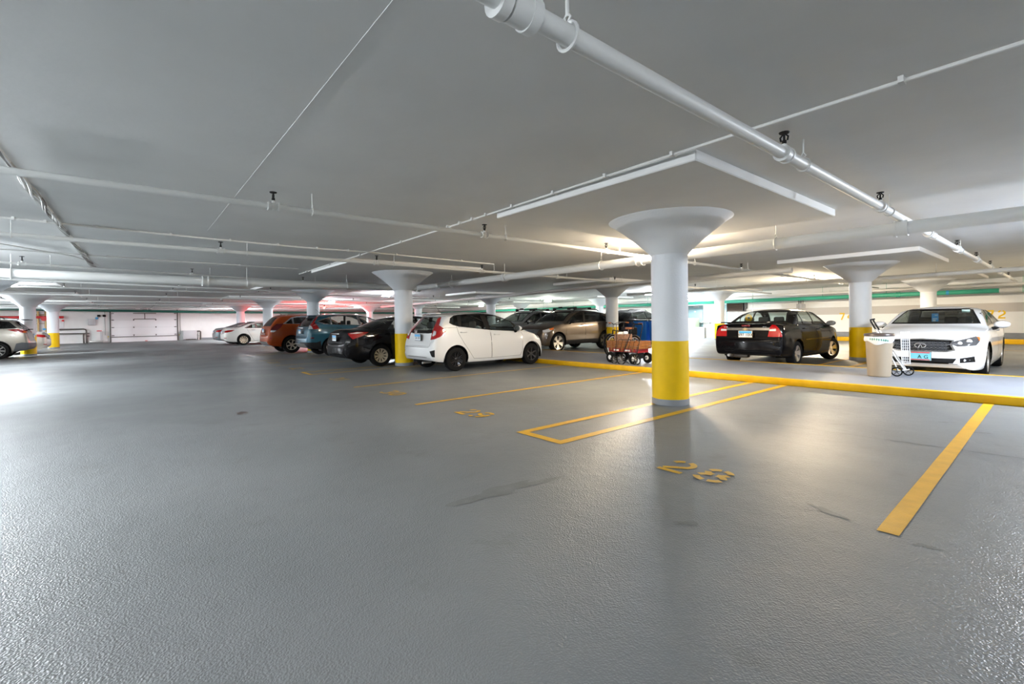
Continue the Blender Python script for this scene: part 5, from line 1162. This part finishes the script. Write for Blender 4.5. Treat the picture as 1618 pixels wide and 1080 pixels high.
# blue wheeled bins
def blue_bin(x, y, label):
    t = thing('wheeled_bin', label, 'wheeled bin', (x, y, 0), 0, 'blue wheeled bins')
    bm = nb(); vs = rbox(bm, (0, 0, .62), (.70, .74, 1.02), .04, 3)
    for v in vs:
        k = (1.13-v.co.z)/1.02; v.co.x *= 1-.14*k; v.co.y *= 1-.14*k
    obj('bin_body', bm, 'blue_plastic', t)
    bm = nb(); rbox(bm, (0, 0, 1.11), (.77, .80, .06), .02, 2); obj('bin_rim', bm, 'blue_plastic', t)
    bm = nb(); rbox(bm, (0, .02, 1.17), (.75, .78, .07), .03, 3); obj('bin_lid', bm, 'dark_plastic', t)
    bm = nb(); box(bm, (.02, -.372, 1.005), (.26, .006, .10)); s = obj('warning_label', bm, 'white_print', t)
    bm = nb(); box(bm, (.02, -.377, 1.035), (.24, .004, .022)); obj('label_band', bm, 'red_sign', s)
    for sx in (-.25, .25):
        bm = nb(); lathe(bm, [(0, -.03), (.08, -.03), (.09, 0), (.08, .03), (0, .03)], 18, 'X', (sx, .28, .09)); obj('wheel', bm, 'rubber', t)
        bm = nb(); lathe(bm, [(0, -.02), (.05, -.02), (.055, 0), (.05, .02), (0, .02)], 16, 'X', (sx, -.26, .055)); obj('caster', bm, 'rubber', t)
blue_bin(-13.70, 19.95, 'blue wheeled bin left of its twin, beyond the bicycles'); blue_bin(-12.87, 19.95, 'blue wheeled bin partly behind the nearest column')
# ------------------------------------------------------------------ things on the far wall
t = struct(obj('door_1', (lambda b: (rbox(b, (-16.12, YF-.03, 1.11), (1.0, .05, 1.84), .01), b)[1])(nb()), 'door_grey'))
bm = nb(); box(bm, (-16.12, YF-.02, 2.055), (1.12, .07, .06)); box(bm, (-15.59, YF-.02, 1.1), (.06, .07, 1.85)); box(bm, (-16.65, YF-.02, 1.1), (.06, .07, 1.85)); obj('door_frame', bm, 'door_grey', t)
bm = nb(); box(bm, (-16.1, YF-.06, 1.68), (.10, .01, .08)); obj('door_sign', bm, 'white_print', t)
bm = nb(); box(bm, (-16.0, YF-.09, 1.99), (.36, .06, .05)); tube(bm, [(-16.1, YF-.1, 1.98), (-15.85, YF-.22, 1.985)], .01, 6); obj('door_closer', bm, 'steel', t)
t = struct(obj('door_2', (lambda b: (rbox(b, (-14.36, YF-.03, 1.10), (.70, .05, 1.84), .01), b)[1])(nb()), 'teal_door'))
bm = nb(); box(bm, (-14.72, YF-.02, 1.1), (.09, .07, 1.88)); box(bm, (-14.0, YF-.02, 1.1), (.06, .07, 1.88)); box(bm, (-14.36, YF-.02, 2.06), (.80, .07, .07)); obj('door_frame', bm, 'teal_door', t)
bm = nb(); tube(bm, [(-14.62, YF-.06, 1.02), (-14.62, YF-.12, 1.02), (-14.50, YF-.12, 1.02)], .014, 6); obj('door_handle', bm, 'dark_steel', t)
bm = nb(); rbox(bm, (-15.86, 28.55, .625), (.56, .62, 1.25), .05, 4); tag(obj('storage_cabinet', bm, 'light_green'), 'pale green rounded cabinet standing before the grey door', 'cabinet')
bm = nb(); rbox(bm, (-15.9, 27.35, .335), (3.0, .25, .67), .01, 1); tag(obj('low_wall', bm, 'concrete'), 'low grey concrete wall in front of the pale green cabinet', 'low wall')
t = thing('wall_shelf', 'narrow white shelf fixed to the wall beside the grey door', 'shelf', (-15.38, YF-.12, .97))
bm = nb(); box(bm, (0, 0, 0), (.86, .24, .035)); obj('board', bm, 'wall_paint', t)
bm = nb(); box(bm, (-.3, .08, -.06), (.03, .08, .10)); box(bm, (.3, .08, -.06), (.03, .08, .10)); obj('bracket', bm, 'steel', t)
t = thing('louvred_vent', 'brown louvred wall vent beside the column behind the black sedan', 'vent', (-13.38, YF-.02, 1.98))
bm = nb()
for (cx_, cz_, sx_, sz_) in ((0, .345, 1.16, .05), (0, -.345, 1.16, .05), (-.56, 0, .05, .72), (.56, 0, .05, .72), (.42, 0, .03, .66)): box(bm, (cx_, -.02, cz_), (sx_, .10, sz_))
obj('vent_frame', bm, 'dark_steel', t)
for k in range(8):
    bm = nb(); box(bm, (-.06, -.01, -.29+.083*k), (.94, .085, .010), rot=Matrix.Rotation(.75, 4, 'X')); obj('louvre', bm, 'vent_brown', t)
bm = nb(); box(bm, (0, .005, 0), (1.08, .01, .66)); obj('vent_back', bm, 'black', t)
bm = nb(); rbox(bm, (.63, -.04, .0), (.10, .09, .40), .01); obj('actuator', bm, 'dark_steel', t)
t = thing('electrical_box', 'grey electrical boxes with conduits on the wall above the black sedan', 'electrical box', (-9.75, YF-.05, 1.86))
for x in (-.15, .0, .15):
    bm = nb(); rbox(bm, (x, 0, -.02), (.14, .10, .26), .01); obj('box_housing', bm, 'box_grey', t)
    bm = nb(); tube(bm, [(x*.7, 0, .1), (x*.7, 0, .42), (x*.7, -.1, .46)], .02, 8); obj('conduit_stub', bm, 'dark_steel', t)
t = thing('wall_cart', 'brass-framed wire shopping cart standing against the far wall under number 72', 'shopping cart', (-2.2, YF-.22, .20))
bm = nb()
for y in (0, .14):
    tube(bm, [(-.36, y, .80), (-.33, y, .90), (-.26, y, .92), (-.24, y, .78)], .012, 6); tube(bm, [(-.15, y, .9), (-.10, y, .74), (.25, y, .02)], .012, 6); tube(bm, [(-.16, y, .55), (-.13, y, .05), (.28, y, .06), (.24, y, .57), (-.16, y, .53)], .010, 6)
    for k in range(1, 5): tube(bm, [(-.15+.085*k, y, .06), (-.16+.08*k, y, .55)], .003, 4); tube(bm, [(-.15, y, .06+.1*k), (.27, y, .07+.1*k)], .003, 4)
obj('frame', bm, 'brass', t)
for x in (-.25, .22):
    bm = nb(); lathe(bm, [(0, -.02), (.085, -.02), (.09, 0), (.085, .02), (0, .02)], 20, 'Y', (x, -.06, .09)); obj('wheel', bm, 'dark_steel', t)
# ------------------------------------------------------------------ garage door and fittings on the left wall
D0, D1 = -1.22, 3.08
t = struct(obj('door_3', (lambda b: (box(b, (XL+.03, (D0+D1)/2, 1.25), (.06, D1-D0, 2.5)), b)[1])(nb()), 'door_white', smooth=False))
for k, z in enumerate((.56, 1.17, 1.78)):
    bm = nb(); box(bm, (XL+.063, (D0+D1)/2, z), (.006, D1-D0, .014)); obj('panel_joint', bm, 'concrete', t)
for y in (D0-.03, D1+.03):
    bm = nb(); box(bm, (XL+.07, y, 1.36), (.09, .07, 2.72)); box(bm, (XL+.10, y, 2.71), (.14, .22, .05)); obj('door_track', bm, 'dark_steel', t)
for z in (.53, 1.17, 1.77, 2.3):
    for y in (D0+.12, D1-.12):
        bm = nb(); box(bm, (XL+.075, y, z), (.03, .16, .06)); obj('hinge', bm, 'dark_steel', t)
    if z < 2:
        for y in (.2, 1.64):
            bm = nb(); box(bm, (XL+.075, y, z), (.03, .07, .11)); obj('hinge', bm, 'dark_steel', t)
bm = nb(); box(bm, (XL+.085, (D0+D1)/2, .41), (.05, D1-D0-.05, .055)); obj('stiffener_bar', bm, 'dark_steel', t)
bm = nb(); box(bm, (XL+.085, .92, 1.84), (.05, 1.45, .05)); box(bm, (XL+.085, .92, 2.08), (.05, .05, .5)); box(bm, (XL+.085, .92, 2.31), (.05, 1.5, .05)); obj('drawbar', bm, 'dark_steel', t)
bm = nb(); box(bm, (XL+.07, .98, .04), (.02, .16, .05)); obj('door_tag', bm, 'red_sign', t)
t = thing('door_opener', 'dark motor and torsion shaft above the garage door', 'garage door opener', (XL+.18, .93, 2.66))
bm = nb(); tube(bm, [(0, -2.2, 0), (0, -.6, .01)], .045, 10); tube(bm, [(0, .5, .01), (0, 2.2, -.01)], .045, 10); tube(bm, [(0, -2.25, 0), (0, 2.25, 0)], .02, 8); obj('torsion_spring', bm, 'dark_steel', t)
bm = nb(); rbox(bm, (.05, 0, .0), (.25, .30, .24), .03); tube(bm, [(.05, .2, 0), (.05, .42, 0)], .10, 12); tube(bm, [(.05, -.3, .02), (.05, -.15, .02)], .07, 12); obj('motor', bm, 'black', t)
def wallbox(name, label, cat, y, z, sy, sz, m, d=.14, x=XL):
    bm = nb(); rbox(bm, (x+d/2, y, z), (d, sy, sz), .012, 2); return tag(obj(name, bm, m), label, cat)
wallbox('control_box', 'grey control box on the wall left of the garage door', 'electrical box', -2.33, 1.63, .46, .48, 'box_grey', .20)
t = thing('warning_horn', 'pair of small dark horns above the grey control box', 'horns', (XL+.05, -1.75, 2.12))
for y in (-.17, .15):
    bm = nb(); rbox(bm, (0, y, 0), (.1, .2, .17), .03); lathe(bm, [(.03, .05), (.075, .12)], 14, 'X', (0, y, 0)); obj('horn', bm, 'dark_plastic', t)
wallbox('junction_box', 'small blue and white box beside the dark horns', 'junction box', -2.05, 1.93, .16, .14, 'plate_blue', .08)
t = thing('bike_rack', 'low dark pipe rail in front of the left wall', 'pipe rail', (XL+.35, -2.6, 0))
bm = nb(); tube(bm, [(0, -2.2, 1.10), (0, -.22, 1.10), (0, -.10, 1.06), (0, -.06, .96), (0, -.06, 0)], .045, 10); tube(bm, [(0, -2.2, .77), (0, .12, .76)], .04, 10); tube(bm, [(0, -.22, .76), (0, -.22, 0)], .05, 10); tube(bm, [(0, -.06, .55), (0, .12, .54)], .035, 8); obj('rail', bm, 'dark_steel', t)
t = thing('floor_scrubber', 'white machine with red handle on the floor left of the garage door', 'floor machine', (XL+.5, -2.0, 0))
bm = nb(); rbox(bm, (0, -.1, .10), (.5, .8, .16), .03); obj('deck', bm, 'steel', t)
bm = nb(); rbox(bm, (0, .22, .5), (.16, .14, .82), .02); obj('column', bm, 'box_grey', t)
bm = nb(); rbox(bm, (0, .10, .93), (.1, .3, .07), .02); obj('handle', bm, 'red_sign', t)
t = thing('heater_unit', 'white wall cabinet with grey stub pipes right of the garage door', 'cabinet', (XL+.25, 3.95, 0))
bm = nb(); rbox(bm, (0, 0, .44), (.5, 1.0, .78), .02); obj('cabinet_body', bm, 'box_grey', t)
bm = nb(); box(bm, (.05, .05, .05), (.4, .7, .10)); obj('plinth', bm, 'dark_steel', t)
bm = nb(); tube(bm, [(.1, .45, .74), (.1, .72, .74), (.1, .76, .70), (.1, .76, 0)], .06, 10); obj('outlet_pipe', bm, 'dark_steel', t)
bm = nb(); tube(bm, [(.15, .45, .46), (.15, .60, .46), (.15, .62, .42), (.15, .62, 0)], .06, 10); obj('outlet_pipe', bm, 'steel', t)
for y, lab in ((D0-.18, 'small yellow button left of the garage door'), (D1+.14, 'small yellow button right of the garage door')):
    wallbox('push_button', lab, 'button', y, .45, .07, .07, 'yellow_dot', .05)
bm = nb(); tube(bm, [(XL+.05, D0-.35, 2.7), (XL+.05, D0-.35, .6)], .02, 6); tag(obj('wall_conduit', bm, 'steel'), 'thin vertical conduit left of the garage door', 'conduit')
bm = nb(); tube(bm, [(XL+.05, D1+.22, 2.6), (XL+.05, D1+.22, .5)], .015, 6); tag(obj('wall_conduit', bm, 'steel'), 'thin vertical conduit right of the garage door', 'conduit')
t = thing('riser_pipe', 'brown sprinkler risers with valves on the left wall between the two columns', 'riser pipes', (XL+.3, -5.0, 0))
bm = nb(); tube(bm, [(0, -.27, .0), (0, -.27, 2.45)], .06, 10); tube(bm, [(0, .12, 0), (0, .12, 2.45)], .06, 10); tube(bm, [(0, -.7, 2.2), (0, .2, 2.2)], .04, 8); tube(bm, [(0, -.6, 1.55), (0, .3, 1.55)], .02, 6); obj('riser', bm, 'brass', t)
bm = nb(); lathe(bm, [(.02, -.02), (.16, -.02), (.16, .02), (.02, .02)], 18, 'X', (.18, .05, 1.9)); tube(bm, [(0, .05, 1.9), (.18, .05, 1.9)], .03, 8); obj('valve_wheel', bm, 'red_sign', t)
bm = nb(); rbox(bm, (.1, .05, 1.13), (.1, .18, .14), .03); obj('valve_box', bm, 'plate_blue', t)
t = thing('fire_hose_cabinet', 'white and red alarm box on the left wall beside the pipe rail', 'alarm box', (XL+.06, -4.05, 1.6))
bm = nb(); rbox(bm, (0, 0, -.15), (.12, .25, .5), .02); obj('housing', bm, 'white_metal', t)
bm = nb(); rbox(bm, (.03, .08, .16), (.14, .14, .13), .03); obj('strobe', bm, 'red_sign', t)
# ------------------------------------------------------------------ light and camera
def spot_red(x, y, z, e, tx, ty, tz, ang):
    l = bpy.data.lights.new('beacon_beam', 'SPOT'); l.energy = e; l.color = (1, .06, .05); l.spot_size = math.radians(ang); l.spot_blend = .6; l.shadow_soft_size = .05
    o = bpy.data.objects.new('beacon_beam', l); COL.objects.link(o); o.location = (x, y, z); o.rotation_euler = (Vector((tx, ty, tz))-Vector((x, y, z))).to_track_quat('-Z', 'Y').to_euler()
def pt(x, y, z, e, col, r=.1):
    l = bpy.data.lights.new('beacon_light', 'POINT'); l.energy = e; l.color = col; l.shadow_soft_size = r; o = bpy.data.objects.new('beacon_light', l); COL.objects.link(o); o.location = (x, y, z)
pt(-35.6, 11.2, 2.30, 420, (1, .05, .04), .06)
w = bpy.data.worlds.new('World'); SC.world = w; w.use_nodes = True
w.node_tree.nodes['Background'].inputs['Color'].default_value = (.75, .8, .85, 1); w.node_tree.nodes['Background'].inputs['Strength'].default_value = .2
cam = bpy.data.cameras.new('Camera'); co = bpy.data.objects.new('Camera', cam); COL.objects.link(co)
F, CYP, TR, AZ, PIT = 730.0, 516.6, .0148, math.radians(50.47), math.radians(.814)
v0 = Vector((-math.sin(AZ), math.cos(AZ), 0)); r0 = Vector((v0.y, -v0.x, 0)); z0 = Vector((0, 0, 1)); ro = math.atan(TR)
v = v0*math.cos(PIT)-z0*math.sin(PIT); z2 = z0*math.cos(PIT)+v0*math.sin(PIT)
Rv = r0*math.cos(ro)-z2*math.sin(ro); Uv = r0*math.sin(ro)+z2*math.cos(ro)
mtx = Matrix((( Rv.x, Uv.x, -v.x, 0), (Rv.y, Uv.y, -v.y, 0), (Rv.z, Uv.z, -v.z, 1.26), (0, 0, 0, 1)))
co.matrix_world = mtx
cam.sensor_width = 36; cam.sensor_fit = 'HORIZONTAL'; cam.lens = F/1618*36; cam.shift_x = 0; cam.shift_y = -(540-CYP)/1618
cam.clip_end = 200; cam.clip_start = .05
SC.camera = co
vs = SC.view_settings; vs.view_transform = 'Standard'; vs.look = 'None'; vs.gamma = 1; vs.use_curve_mapping = False; vs.exposure = 1.46
SC.cycles.use_denoising = True
SC.cycles.max_bounces = 8; SC.cycles.diffuse_bounces = 5; SC.cycles.glossy_bounces = 4; SC.cycles.transmission_bounces = 6; SC.cycles.transparent_max_bounces = 16
SC.cycles.sample_clamp_indirect = 6; SC.cycles.caustics_reflective = False; SC.cycles.caustics_refractive = False
